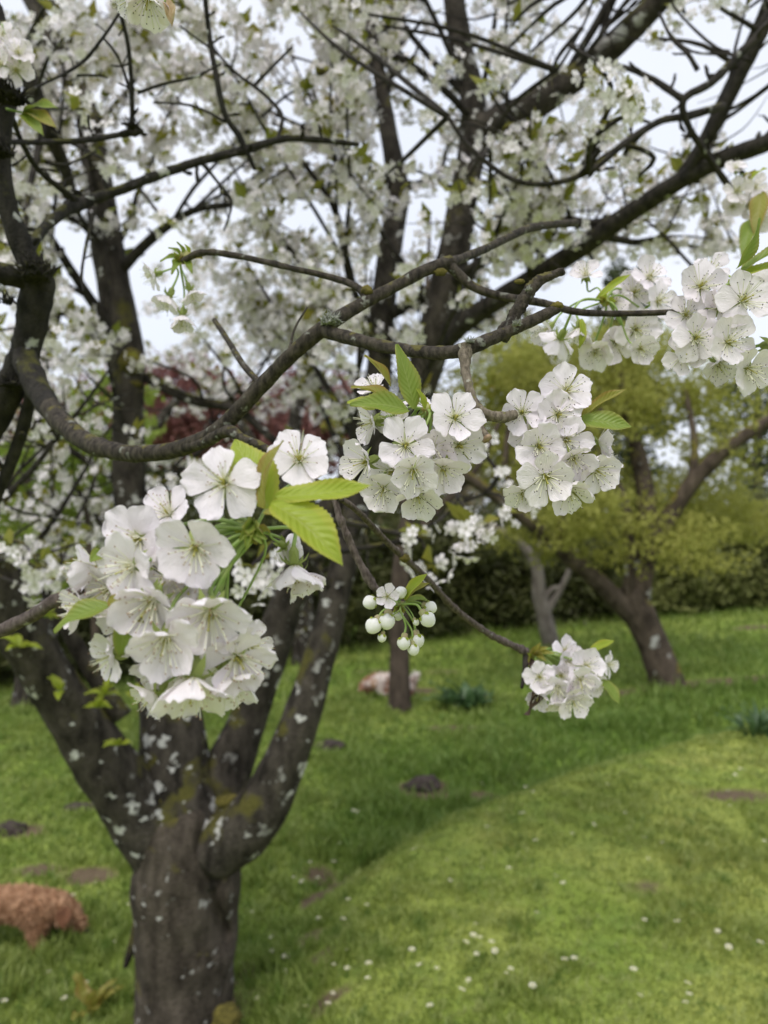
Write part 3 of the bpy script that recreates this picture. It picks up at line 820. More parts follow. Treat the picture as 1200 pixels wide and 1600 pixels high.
B_('twig', [(188, 18, .96, 7), (160, 60, .95, 7), (125, 100, .95, 8), (70, 130, .9, 6), (10, 160, .84, 6)], 'nearlimb', 6, 5, .14)
B_('branch', [(318, -30, 1.08, 12), (325, 40, 1.1, 12), (338, 120, 1.11, 13), (352, 180, 1.12, 13), (375, 215, 1.13, 14), (398, 265, 1.14, 8)], 'nearlimb', 8, 5, .12, knots=.2)
B_('twig', [(434, 216, 1.16, 10), (440, 180, 1.18, 10), (410, 145, 1.2, 9), (370, 115, 1.22, 8), (340, 85, 1.24, 6), (280, 40, 1.26, 5)], 'nearlimb', 6, 5, .14)
B_('twig', [(396, 135, 1.21, 8), (420, 110, 1.22, 7), (456, 74, 1.24, 6)], 'nearlimb', 6, 4, .14)
B_('twig', [(315, 255, 1.12, 9), (345, 290, 1.12, 8), (362, 318, 1.12, 7), (350, 360, 1.12, 5)], 'nearlimb', 6, 4, .18)
B_('twig', [(150, 320, 1.06, 9), (140, 360, 1.04, 8), (128, 420, 1.0, 7), (130, 455, .98, 5)], 'nearlimb', 6, 4, .18)
B_('twig', [(205, 148, 1.0, 8), (185, 90, 1.0, 7), (160, 58, 1.0, 5)], 'nearlimb', 6, 4, .16)
B_('twig', [(215, 145, 1.01, 8), (260, 130, 1.02, 7), (305, 120, 1.04, 6), (345, 100, 1.06, 5)], 'nearlimb', 6, 4, .16)
B_('twig', [(75, 255, .96, 6), (110, 255, 1.0, 5), (150, 235, 1.05, 5)], 'nearlimb', 6, 4, .16)
B_('twig', [(120, 118, 1.1, 6), (155, 118, 1.1, 6), (168, 122, 1.1, 4)], 'nearlimb', 6, 4, .16)
B_('twig', [(352, 190, 1.12, 7), (300, 165, 1.14, 6), (240, 160, 1.16, 5)], 'nearlimb', 6, 4, .16)
# twigs running down to the buds and to the last cluster
B_('twig', [(520, 768, .505, 12), (532, 812, .50, 12), (548, 850, .50, 13), (562, 880, .50, 13), (578, 908, .50, 16), (590, 922, .50, 12)], 'twig', 16, 14, .14, knots=.4, fine=.7)
B_('twig', [(520, 770, .505, 12), (560, 800, .52, 11), (600, 842, .55, 11), (632, 872, .57, 12), (668, 905, .60, 11), (710, 950, .63, 11), (760, 988, .66, 12), (800, 1008, .68, 12), (822, 1018, .69, 15)], 'twig', 16, 16, .13, knots=.45, fine=.7)
# tufts of grey lichen and dabs of moss on the bough
def tuft(name, px, py, d, rad, n, mat, parent):
    V, Fc = [], []
    g = random.Random(int(px))
    c0 = P(px, py, d); s = d / F
    for k in range(n):
        a = g.random() * 6.28
        st = c0 + Vector((math.cos(a) * rad * .55 * s * g.random(), g.uniform(-.4, .4) * rad * s, 0))
        dr = Vector((g.uniform(-1, 1), g.uniform(-1, .4), g.uniform(.1, 1.1))).normalized()
        pts, rd = wander(st - dr * .2 * rad * s, dr, g.uniform(.5, 1.0) * rad * s, g.uniform(.05, .10) * rad * s, g, 4, wob=.9)
        v, f, _ = tube(pts, rd, 4, 2, .3); f0 = len(V); V += v; Fc += [tuple(x + f0 for x in q) for q in f]
    return link(name, mesh_py(name, V, Fc, [M[mat]]), parent, 'stuff')
tuft('lichen_tuft', 517, 502, .53, 26, 90, 'lichen', bough)
tuft('lichen_tuft', 733, 533, .455, 13, 36, 'lichen', bough)
tuft('lichen_tuft', 808, 506, .465, 14, 40, 'lichen', bough)
tuft('lichen_tuft', 826, 452, .47, 10, 26, 'lichen', bough)
tuft('lichen_tuft', 322, 690, .58, 10, 26, 'lichen', bough)
for a in ((871, 477, .478, 9, 6), (573, 454, .55, 9, 8), (688, 425, .57, 10, 6), (632, 872, .566, 8, 7), (812, 440, .476, 8, 4)):
    lump('moss_patch', *a, 'moss', bough)
for px, py, d, r_, n_ in ((14, 150, .77, 40, 120), (-4, 235, .77, 36, 110), (56, 428, .79, 44, 130), (20, 600, .82, 34, 60), (206, 196, 1.0, 22, 50), (12, 470, .8, 26, 30)):
    tuft('moss_beard', px, py, d, r_, n_, 'nearlimb', bough)

# ------------------------------------------------------------------ near blossoms: petals, stamens, calyx
def petal_mesh(i):
    g = random.Random(i)
    tw = [(0, .06), (.12, .14), (.3, .28), (.5, .395), (.68, .455), (.84, .42), (.94, .33), (1, .22)]
    def wdt(t):
        for (a, b), (c, d) in zip(tw, tw[1:]):
            if t <= c: return b + (d - b) * (t - a) / (c - a)
        return .2
    nu, nv = 9, 8
    cross = g.uniform(.2, .75); curl = g.uniform(-.16, .26); ph = g.random() * 6; ruf = g.uniform(.018, .05); skew = g.uniform(-.06, .06); notch = g.uniform(.01, .05)
    V, uv = [], []
    for a in range(nu + 1):
        t = a / nu
        for b in range(nv + 1):
            s = -1 + 2 * b / nv
            y = s * wdt(t) * (1 + .06 * math.sin(3 * t + ph))
            x = t * (1 - .14 * s * s * t ** 2 - notch * math.exp(-((s - .1) / .22) ** 2) * t ** 6 + .022 * math.sin(5 * s + ph) * t ** 3 + .012 * math.sin(13 * s + ph * 2) * t ** 5)
            z = cross * y * y * (1.2 - .6 * t) + curl * t * t + ruf * math.sin(6.5 * s + ph) * t ** 2 + .5 * ruf * math.sin(9 * t + 4 * s + ph)
            V.append((x + .02, y + skew * t * t, z)); uv.append((t, s))
    T = []
    for a in range(nu):
        for b in range(nv):
            q = a * (nv + 1) + b; T.append((q, q + nv + 1, q + nv + 2, q + 1))
    return mesh_np('petal', V, T, [M['petal']], uv=uv)
PET = [petal_mesh(i) for i in range(12)]

def prism(V, Fc, mi, p, q, r, k, m):
    """thin straight rod from p to q"""
    d = (q - p).normalized(); a = d.orthogonal().normalized(); b = d.cross(a); n0 = len(V)
    for c, rr in ((p, r), (q, r * .8)):
        for j in range(k):
            t = 6.2832 * j / k; V.append(c + a * math.cos(t) * rr + b * math.sin(t) * rr)
    for j in range(k):
        j2 = (j + 1) % k; Fc.append((n0 + j, n0 + j2, n0 + k + j2, n0 + k + j)); mi.append(m)

def octa(V, Fc, mi, c, d, r, l, m):
    d = d.normalized(); a = d.orthogonal().normalized(); b = d.cross(a); n0 = len(V)
    V += [c + d * l, c - d * l] + [c + (a * math.cos(t) + b * math.sin(t)) * r for t in (0, 1.5708, 3.1416, 4.7124)]
    for j in range(4):
        j2 = (j + 1) % 4
        Fc.append((n0, n0 + 2 + j, n0 + 2 + j2)); Fc.append((n0 + 1, n0 + 2 + j2, n0 + 2 + j)); mi += [m, m]

def stamen_mesh(i, anther):
    g = random.Random(500 + i)
    V, Fc, mi = [], [], []
    n = g.randint(20, 27)
    for k in range(n):
        a = 6.2832 * k / n + g.uniform(-.15, .15); th = g.choice((g.uniform(.15, .6), g.uniform(.5, 1.15)))
        d = Vector((math.cos(a) * math.sin(th), math.sin(a) * math.sin(th), math.cos(th)))
        l = g.uniform(.42, .86)
        p0 = Vector((math.cos(a) * .07, math.sin(a) * .07, .0)); p1 = p0 + d * l * .55 + Vector((0, 0, .03)); p2 = p0 + d * l + Vector((0, 0, .06))
        prism(V, Fc, mi, p0, p1, .016, 4, 0); prism(V, Fc, mi, p1, p2, .013, 4, 0)
        octa(V, Fc, mi, p2, Vector((g.uniform(-1, 1), g.uniform(-1, 1), g.uniform(-1, 1))), .021, .034, 1)
    prism(V, Fc, mi, Vector((0, 0, -.05)), Vector((.04, .02, .55)), .02, 5, 2)
    octa(V, Fc, mi, Vector((.04, .02, .57)), Vector((0, 0, 1)), .04, .03, 2)
    for k in range(14):
        a = g.random() * 6.28; rr = g.uniform(0, .13)
        octa(V, Fc, mi, Vector((math.cos(a) * rr, math.sin(a) * rr, .03 + g.uniform(0, .1))), Vector((g.uniform(-.4, .4), g.uniform(-.4, .4), 1)), .035, .09, 2)
    return mesh_py('stamen_tuft', V, Fc, [M['filament'], M[anther], M['centre']], mi)
STAM = {k: [stamen_mesh(i, k) for i in range(4)] for k in ('anther_dark', 'anther_tan')}

def calyx_mesh():
    """green urn below the petals with five pointed, folded-back sepals"""
    V, Fc = [], []
    prof = [(-.52, .05), (-.46, .10), (-.36, .15), (-.2, .155), (-.06, .15), (0, .17), (.02, .10)]
    k = 10
    for z, r_ in prof:
        for j in range(k): t = 6.2832 * j / k; V.append(Vector((math.cos(t) * r_, math.sin(t) * r_, z)))
    for i in range(len(prof) - 1):
        for j in range(k): j2 = (j + 1) % k; Fc.append((i * k + j, i * k + j2, (i + 1) * k + j2, (i + 1) * k + j))
    for s in range(5):
        t0 = 6.2832 * (s + .5) / 5
        e = Vector((math.cos(t0), math.sin(t0), 0)); sd_ = Vector((-math.sin(t0), math.cos(t0), 0)); n0 = len(V)
        V += [e * .15 + sd_ * .10 + Vector((0, 0, -.01)), e * .15 - sd_ * .10 + Vector((0, 0, -.01)), e * .33 + sd_ * .08 + Vector((0, 0, -.12)), e * .33 - sd_ * .08 + Vector((0, 0, -.12)), e * .46 + Vector((0, 0, -.33))]
        Fc += [(n0, n0 + 1, n0 + 3, n0 + 2), (n0 + 2, n0 + 3, n0 + 4)]
    return mesh_py('flower', V, Fc, [M['sepal']])
CALYX = calyx_mesh()

def sdir(f):
    """(right, up, towards the viewer) to world"""
    return Vector((f[0], -f[2], f[1])).normalized()

def frame(z, roll):
    z = z.normalized(); x = z.orthogonal().normalized(); y = z.cross(x)
    c, s = math.cos(roll), math.sin(roll)
    x2 = x * c + y * s; y2 = z.cross(x2)
    return Matrix(((x2.x, y2.x, z.x, 0), (x2.y, y2.y, z.y, 0), (x2.z, y2.z, z.z, 0), (0, 0, 0, 1)))

fg = random.Random(11)
def pedicel(parent, a, b, end_dir, r_, mat='pedicel'):
    l = (b - a).length
    c1 = a + (b - a) * .33 + Vector((fg.uniform(-.15, .15), fg.uniform(-.15, .15), .12)) * l
    c2 = b - end_dir * l * .3
    V, Fc, _ = tube([a, c1, c2, b], [r_ * 1.15, r_, r_, r_ * 1.3], 7, 5, .05)
    return link('pedicel', mesh_py('pedicel', V, Fc, [M[mat]]), parent)

def flower(cl, hub, px, py, d, diam, f, anther='anther_dark', cup=None, roll=None, npet=5, bare=False):
    z = sdir(f)
    down = max(0, -z.z)
    if cup is None: cup = fg.uniform(.10, .26) + .55 * down
    rad = diam * .5 * d / F * 1.04
    rad *= 1 + .18 * down
    c = P(px, py, d)
    base = c - z * (rad * .25 * (1 if cup > .4 else .4))
    o = link('flower', CALYX, cl, local=Matrix.Translation(base - base_of(cl)) @ frame(z, roll if roll is not None else fg.random() * 6.28) @ Matrix.Scale(rad, 4))
    for k in range(npet):
        cu = cup + fg.uniform(-.20, .20)
        m = Matrix.Rotation(k * 1.25664 + fg.uniform(-.09, .09), 4, 'Z') @ Matrix.Translation((.10, 0, .02 + .012 * (k % 2))) @ Matrix.Rotation(-cu, 4, 'Y') @ Matrix.Rotation(fg.uniform(-.28, .28), 4, 'X') @ Matrix.Diagonal((fg.uniform(.84, .98), fg.uniform(.86, 1.06), fg.uniform(.6, 1.5), 1))
        link('petal', fg.choice(PET), o, local=m)
    link('stamen_tuft', fg.choice(STAM[anther]), o, 'stuff', local=Matrix.Rotation(fg.random() * 6.28, 4, 'Z') @ Matrix.Scale(fg.uniform(.9, 1.08), 4))
    tail = base - z * rad * .5
    if not bare: pedicel(cl, hub, tail, z, rad * .05)
    return o

def leaf(cl, base, tip, wd, hint, mat='leaf_green', fold=.5, arch=.12, name='leaf', wave=.03, seed=0):
    """toothed leaf folded along its midrib, from base to tip (world points); hint: which way its upper side looks"""
    g = random.Random(seed + int(base.x * 1e4))
    x = (tip - base); ln = x.length; x.normalize()
    z = (hint - x * hint.dot(x)).normalized(); y = z.cross(x)
    nu, nv = 34, 3
    V, uv, T = [], [], []
    for a in range(nu + 1):
        t = a / nu
        w_ = (math.sin(math.pi * t ** .82) ** .85 if 0 < t < 1 else 0) * (1 - .25 * t) * wd + .0004
        for b in range(-nv, nv + 1):
            s = b / nv
            tooth = (1 + (.05 if a % 2 else -.02)) if abs(b) == nv else 1
            yy = s * w_ * tooth
            zz = abs(yy) * math.tan(fold) + arch * ln * math.sin(math.pi * t * .9) + wave * ln * math.sin(9 * t + 2 * s) * abs(s)
            yy *= math.cos(fold * .6)
            xx = t * ln + (abs(s) * .10 * w_)
            V.append(base + x * xx + y * yy + z * zz); uv.append((t, s))
    k = 2 * nv + 1
    for a in range(nu):
        for b in range(2 * nv): q = a * k + b; T.append((q, q + 1, q + k + 1, q + k))
    o = link(name, mesh_np(name, [tuple(v) for v in V], T, [M[mat]], uv=uv), cl)
    return o

def lf(cl, b, t, wpx, hint=(0, .3, 1), **k):
    """leaf by (px, py, depth) base and tip; wpx: half width"""
    return leaf(cl, P(*b), P(*t), wpx * b[2] / F, sdir(hint), **k)

def bud_hub(cl, px, py, d, rpx, n=6):
    c = P(px, py, d); r_ = rpx * d / F
    lump('spur_tip', px, py, d, rpx * .75, rpx * .75, 'budscale', cl, fg)
    for k in range(n):
        dr = Vector((fg.uniform(-1, 1), fg.uniform(-1, .3), fg.uniform(-1, .7))).normalized()
        leaf(cl, c, c + dr * r_ * fg.uniform(1.3, 2.0), r_ * .42, dr.orthogonal(), 'leaf_lime' if k % 2 else 'leaf_bronze', .6, .2, 'bud_scale')
    return c

def bud(cl, hub, px, py, d, rpx, f, ln=1.35):
    """closed white bud in its green cup on a stalk"""
    z = sdir(f); r_ = rpx * d / F; c = P(px, py, d)
    V, Fc, mi = [], [], []
    prof = [(-1.35, .16), (-1.25, .42), (-1.0, .52), (-.8, .50), (-.62, .62), (-.3, .92), (0, 1.0), (.35, .93), (.7, .70), (.95, .38), (1.05, .0)]
    k = 12
    a = z.orthogonal().normalized(); b = z.cross(a)
    for i, (h, rr) in enumerate(prof):
        for j in range(k):
            t = 6.2832 * j / k
            q = rr * (1 + (.11 * abs(math.sin(1.5 * t + 1.6 * h)) - .05 if i > 3 else 0))
            V.append(c + (a * math.cos(t) + b * math.sin(t)) * (q * r_) + z * (h * r_ * ln * .8))
    for i in range(len(prof) - 1):
        for j in range(k):
            j2 = (j + 1) % k; Fc.append((i * k + j, i * k + j2, (i + 1) * k + j2, (i + 1) * k + j)); mi.append(1 if i < 4 else 0)
    o = link('bud', mesh_py('bud', V, Fc, [M['budpetal'], M['budneck']], mi), cl)
    base = c - z * (r_ * ln * .56)
    for s in range(5):
        t = 6.2832 * s / 5
        e = a * math.cos(t) + b * math.sin(t)
        leaf(o, base + e * r_ * .55, base + e * r_ * 1.0 + z * r_ * .55, r_ * .22, e, 'leaf_lime', .2, .1, 'sepal')
    pedicel(cl, hub, c - z * (r_ * ln * 1.0), z, r_ * .15)
    return o

def cluster(name, hub, label, flowers, d, anther='anther_dark', hub_r=10, dj=.012, group=None):
    t = empty(name, P(*hub), label, 'blossom', group)
    h = bud_hub(t, hub[0], hub[1], hub[2], hub_r)
    for i, a in enumerate(flowers):
        px, py, diam, f = a[:4]
        kw = a[4] if len(a) > 4 else {}
        dd = kw.pop('d', None)
        dd = d + (dd if dd is not None else fg.uniform(-dj, dj))
        flower(t, h, px, py, dd, diam, f, kw.pop('anther', anther), **kw)
    return t

# large cluster close to the lens
A = cluster('blossom_cluster', (397, 830, .318), 'large white blossom cluster with tan-tipped stamens under broad lime-green leaves', [
    (349, 754, 124, (-.05, .12, 1), dict(d=-.004, roll=.3)),
    (467, 716, 104, (.05, .35, .95), dict(d=.02)),
    (212, 842, 122, (-.25, -.15, .95), dict(d=.004)),
    (305, 858, 122, (.2, -.2, .95), dict(d=-.012)),
    (203, 886, 114, (-.45, -.2, .85), dict(d=-.010)),
    (138, 890, 104, (-.95, -.1, .30), dict(d=.004, cup=.55)),
    (232, 948, 118, (-.1, -.45, .88), dict(d=-.016)),
    (326, 968, 134, (.1, -.5, .85), dict(d=-.018)),
    (255, 1008, 116, (.0, -.6, .8), dict(d=-.022)),
    (120, 948, 90, (-.9, .05, .40), dict(d=.0, cup=.5)),
    (172, 1026, 84, (-.6, -.25, .55), dict(d=-.002, cup=.3)),
    (372, 1030, 112, (.35, -.35, .85), dict(d=-.006)),
    (300, 1078, 138, (0, -.8, .6), dict(d=-.02)),
    (356, 1074, 104, (.3, -.75, .55), dict(d=-.004)),
    (460, 896, 92, (.05, -.95, .2), dict(d=.028, cup=.75)),
    (448, 856, 62, (.3, -.3, -.7), dict(d=.035, cup=.7)),
    (262, 800, 96, (-.2, .5, .6), dict(d=.012)),
    (262, 905, 104, (.05, -.15, .95), dict(d=.002)),
    (160, 925, 96, (-.5, -.3, .8), dict(d=.004)),
    (296, 922, 100, (.25, -.3, .9), dict(d=.004)),
    (196, 985, 98, (-.35, -.5, .75), dict(d=.004)),
    (300, 1036, 104, (.1, -.65, .75), dict(d=.002)),
    (250, 1050, 90, (-.3, -.75, .5), dict(d=.008)),
    (392, 1010, 80, (.7, .1, .6), dict(d=.008)),
    (240, 1086, 80, (-.6, -.6, .4), dict(d=.0, cup=.4)),
    (474, 905, 78, (.45, -.85, .2), dict(d=.033, cup=.7)),
], .31, 'anther_tan', 17)
lf(A, (420, 796, .312), (366, 690, .322), 40, (.25, .2, .95), mat='leaf_lime', fold=.25, arch=.10)
lf(A, (412, 795, .306), (446, 690, .312), 17, (-.8, .3, .7), mat='leaf_bronze', fold=.7, arch=.10)
lf(A, (430, 776, .302), (582, 757, .292), 22, (.0, .55, .8), mat='leaf_lime', fold=.35, arch=-.04)
lf(A, (424, 786, .302), (534, 888, .288), 38, (.35, .45, .8), mat='leaf_lime', fold=.45, arch=.12)
lf(A, (412, 800, .300), (500, 862, .290), 16, (.4, .8, .5), mat='leaf_bronze', fold=.6, arch=.08)
lf(A, (178, 946, .300), (86, 990, .296), 24, (.1, .9, .5), mat='leaf_green', fold=.4, arch=.10)
lf(A, (170, 935, .304), (226, 975, .298), 16, (.1, .5, .8), mat='leaf_bronze', fold=.6, arch=.12)
lf(A, (196, 965, .300), (186, 1024, .300), 18, (.5, .2, .8), mat='leaf_green', fold=.3)
lf(A, (160, 860, .306), (140, 878, .300), 10, (.5, .4, .7), mat='leaf_green', fold=.3)
limb('twig', [(-60, 1008, .335, 22), (0, 986, .33, 21), (50, 962, .325, 21), (95, 934, .32, 20), (180, 905, .33, 18), (300, 862, .335, 17), (397, 832, .322, 16)], [M['twig']], A, 12, 6, .1, knots=.3)
for px, py, r_ in ((372, 832, 12), (412, 838, 13), (420, 830, 10), (385, 848, 10)):
    leaf(A, P(397, 815, .312), P(px, py + 14, .303), r_ * .3 / F, sdir((0, -.2, 1)), 'leaf_green', .9, .2, 'bud_scale')

Bc = cluster('blossom_cluster', (668, 640, .442), 'round white blossom cluster with upright green leaves beside the sawn-off spur', [
    (711, 652, 88, (.03, .12, 1), dict(d=-.016, roll=1.0)),
    (633, 696, 92, (-.03, -.05, 1), dict(d=-.02)),
    (677, 702, 78, (.05, -.45, .88), dict(d=-.008)),
    (718, 696, 82, (.15, -.12, .97), dict(d=-.006)),
    (646, 740, 80, (-.03, -.5, .85), dict(d=-.03)),
    (694, 738, 76, (.12, -.6, .75), dict(d=-.012)),
    (598, 768, 76, (-.1, -.5, .8), dict(d=-.004)),
    (654, 780, 76, (.1, -.6, .75), dict(d=-.016)),
    (570, 722, 80, (-.75, -.3, .5), dict(d=.002, cup=.4)),
    (575, 662, 72, (-.88, -.35, .3), dict(d=.008, cup=.45)),
    (584, 604, 58, (-.3, .55, .45), dict(d=.014)),
    (618, 660, 66, (-.3, .2, .8), dict(d=.012)),
    (652, 628, 52, (.1, .75, .4), dict(d=.016)),
    (612, 738, 70, (-.4, -.2, .8), dict(d=.016)),
], .44, hub_r=12)
lf(Bc, (648, 640, .432), (619, 538, .428), 19, (.35, .0, .95), mat='leaf_green', fold=.3, arch=.04)
lf(Bc, (640, 642, .428), (546, 634, .418), 21, (-.1, .45, .85), mat='leaf_green', fold=.4, arch=.10)
lf(Bc, (622, 630, .434), (548, 606, .43), 14, (-.2, .8, .5), mat='leaf_bronze', fold=.5, arch=.06)
lf(Bc, (610, 604, .436), (568, 556, .432), 8, (.5, .5, .6), mat='leaf_bronze', fold=.8, arch=.05)
lf(Bc, (586, 640, .438), (542, 630, .436), 13, (.0, .6, .7), mat='leaf_lime', fold=.3)
lf(Bc, (664, 640, .434), (650, 606, .43), 5, (.4, .2, .9), mat='leaf_lime', fold=.5)
lf(Bc, (672, 640, .434), (684, 622, .43), 6, (.4, .2, .9), mat='leaf_lime', fold=.5)

Cc = cluster('blossom_cluster', (880, 655, .462), 'tall white blossom cluster with dark stamen dots and two pointed leaves at its side', [
    (886, 609, 84, (.05, .18, 1), dict(d=-.008, roll=.2)),
    (816, 644, 74, (-.12, .06, 1), dict(d=-.012)),
    (872, 648, 78, (.03, -.03, 1), dict(d=-.014)),
    (830, 674, 76, (-.15, -.1, .95), dict(d=-.004)),
    (843, 698, 80, (-.06, -.22, .95), dict(d=-.022)),
    (886, 688, 74, (.1, -.25, .95), dict(d=-.012)),
    (898, 720, 72, (.08, -.55, .8), dict(d=-.016)),
    (854, 748, 88, (0, -.35, .9), dict(d=-.026)),
    (936, 738, 72, (.32, -.4, .8), dict(d=-.006)),
    (816, 774, 60, (-.25, -.55, .7), dict(d=-.008)),
    (890, 772, 74, (.1, -.65, .7), dict(d=-.012)),
    (942, 690, 56, (.85, .05, .3), dict(d=.006, cup=.6)),
    (950, 718, 58, (.75, .2, .45), dict(d=.01, cup=.5)),
], .46, hub_r=9)
lf(Cc, (908, 654, .456), (980, 609, .450), 10, (.3, .75, .6), mat='leaf_bronze', fold=.7, arch=.06)
lf(Cc, (904, 656, .452), (987, 668, .446), 19, (.0, .45, .9), mat='leaf_green', fold=.3, arch=.06)

# buds
Dc = empty('bud_cluster', P(630, 943, .5), 'small cluster of round white buds with one open flower on a thin twig', 'blossom')
hD = bud_hub(Dc, 626, 945, .5, 8)
flower(Dc, hD, 605, 932, .485, 40, (-.05, .15, 1), cup=.25)
for px, py, r_, f in ((579, 941, 9.5, (-.9, -.2, .3)), (584, 977, 11, (-.5, -.7, .5)), (605, 970, 11, (-.1, -.8, .5)), (622, 960, 7.5, (0, -.95, .2)), (626, 926, 8, (.6, .5, .3)), (597, 996, 6, (-.2, -.95, .1)),
                      (631, 1004, 9, (-.1, -.95, .3)), (646, 1014, 8, (.1, -.97, .2)), (652, 1000, 9.5, (.2, -.95, .2)), (672, 949, 8.5, (.85, -.3, .4)), (668, 967, 10.5, (.6, -.75, .3)), (650, 972, 4.5, (.4, -.8, .3))):
    bud(Dc, hD, px, py, .495 + fg.uniform(-.008, .008), r_ * 1.18, f)
lf(Dc, (632, 936, .497), (669, 897, .49), 10, (-.2, .6, .7), mat='leaf_lime', fold=.5, arch=.08)
lf(Dc, (632, 938, .497), (672, 912, .50), 8, (0, .8, .5), mat='leaf_bronze', fold=.6, arch=.1)
lf(Dc, (634, 940, .497), (670, 940, .505), 8, (0, .8, .5), mat='leaf_green', fold=.5, arch=.1)

Ec = cluster('blossom_cluster', (834, 1022, .69), 'compact white blossom cluster at the tip of the dark drooping twig', [
    (843, 1058, 54, (-.1, .1, 1), dict(d=-.02)), (884, 1016, 50, (.5, .3, .7), {}), (888, 1036, 46, (.3, .1, .9), dict(d=-.005)), (916, 1042, 62, (.1, .1, 1), dict(d=-.025)),
    (952, 1038, 42, (.7, .1, .6), dict(d=0)), (876, 1056, 48, (0, .0, 1), dict(d=-.01)), (908, 1066, 60, (0, -.5, .8), dict(d=-.03)), (842, 1088, 50, (-.4, -.6, .7), dict(d=-.01)),
    (872, 1078, 50, (-.1, -.5, .8), dict(d=-.025)), (896, 1096, 58, (.05, -.45, .85), dict(d=-.03)), (872, 1102, 48, (-.1, -.7, .6), dict(d=-.015)), (925, 1066, 46, (.4, -.3, .8), dict(d=0)), (900, 1030, 46, (.2, .4, .8), dict(d=0))
], .69, hub_r=9, dj=.015)
lf(Ec, (920, 1022, .69), (961, 1002, .68), 9, (.1, .7, .6), mat='leaf_lime', fold=.5, arch=.08)
lf(Ec, (940, 1062, .69), (967, 1100, .68), 13, (.5, .3, .8), mat='leaf_green', fold=.3, arch=.05)
leaf(Ec, P(824, 1028, .69), P(820, 1117, .68), 11 * .69 / F, sdir((.8, .1, .6)), 'deadleaf', .9, .12, 'dead_leaf', wave=.08)
limb('dead_twig', [(822, 1022, .69, 11), (820, 1050, .685, 8), (815, 1075, .68, 5)], [M['branch']], Ec, 6)
for px, py in ((838, 1004), (850, 1012), (858, 1022), (846, 1034)):
    leaf(Ec, P(832, 1022, .69), P(px + 8, py, .68), 4 * .69 / F, sdir((0, .5, .8)), 'leaf_bronze', .6, .2, 'bud_scale')

Fc_ = cluster('blossom_cluster', (1150, 440, .50), 'full white blossom cluster at the end of the straight thin twig', [
    (1163, 468, 92, (.03, .05, 1), dict(d=-.03, roll=.5)), (1096, 446, 78, (-.05, .1, 1), dict(d=-.01)), (1124, 480, 74, (-.1, -.1, .95), dict(d=-.015)), (1072, 492, 68, (-.2, 0, .95), dict(d=-.005)),
    (1088, 528, 78, (-.05, -.15, .98), dict(d=-.02)), (1140, 534, 82, (.05, -.1, 1), dict(d=-.028)), (1068, 556, 68, (-.2, -.1, .95), dict(d=-.01)), (1171, 578, 76, (.15, -.5, .8), dict(d=-.02)),
    (1125, 572, 60, (0, -.6, .7), dict(d=0)), (1205, 450, 80, (.3, .1, .9), dict(d=-.01)), (1210, 540, 80, (.4, -.2, .8), dict(d=-.01)), (1240, 590, 80, (.4, -.2, .8), dict(d=0)), (1110, 420, 60, (-.1, .5, .7), dict(d=.01))
], .51, hub_r=11, dj=.012)
lf(Fc_, (1158, 424, .49), (1262, 378, .48), 16, (0, .8, .5), mat='leaf_green', fold=.5, arch=.06)
lf(Fc_, (1150, 420, .49), (1185, 340, .48), 12, (.5, .4, .7), mat='leaf_green', fold=.5, arch=.08)
lf(Fc_, (1160, 428, .49), (1270, 420, .48), 18, (0, .7, .6), mat='leaf_lime', fold=.4, arch=.06)

Gc = cluster('blossom_cluster', (945, 470, .60), 'loose white blossoms hanging along the straight thin twig beside the snag', [
    (915, 428, 52, (-.3, .5, .7), {}), (991, 457, 74, (.05, .05, 1), {}), (1016, 432, 66, (.1, .3, .9), {}), (1030, 470, 62, (.3, 0, .9), {}), (872, 536, 60, (-.2, -.6, -.6), {}), (930, 552, 60, (-.2, -.5, .7), {}),
    (964, 536, 66, (0, -.3, .9), {}), (994, 514, 72, (.2, -.3, .9), {}), (852, 520, 54, (-.5, -.6, .2), {}), (905, 520, 48, (0, -.8, .2), {}), (1002, 545, 54, (.2, -.5, .8), {}), (960, 470, 56, (-.1, .1, .9), {})
], .60, hub_r=10, dj=.03)
lf(Gc, (908, 498, .6), (904, 545, .6), 7, (.3, .2, .9), mat='leaf_lime', fold=.5)
lf(Gc, (930, 470, .6), (985, 430, .6), 6, (.3, .5, .7), mat='leaf_lime', fold=.5)

Hc = empty('blossom_cluster', P(236, -40, .5), 'white blossom hanging head down beside a withered brown flower', 'blossom')
hH = bud_hub(Hc, 234, -40, .5, 9)
flower(Hc, hH, 230, 6, .49, 80, (.05, -.92, .28), cup=.6)
flower(Hc, hH, 198, 2, .495, 60, (-.7, -.6, .3), cup=.5)
V, Fq = [], []
wt = leaf(Hc, P(258, 2, .49), P(268, 42, .49), 11 * .49 / F, sdir((.3, .2, .9)), 'withered', .9, .12, 'withered_flower', wave=.1)
pedicel(Hc, hH, P(258, 4, .49), Vector((0, 0, -1)), .0008)

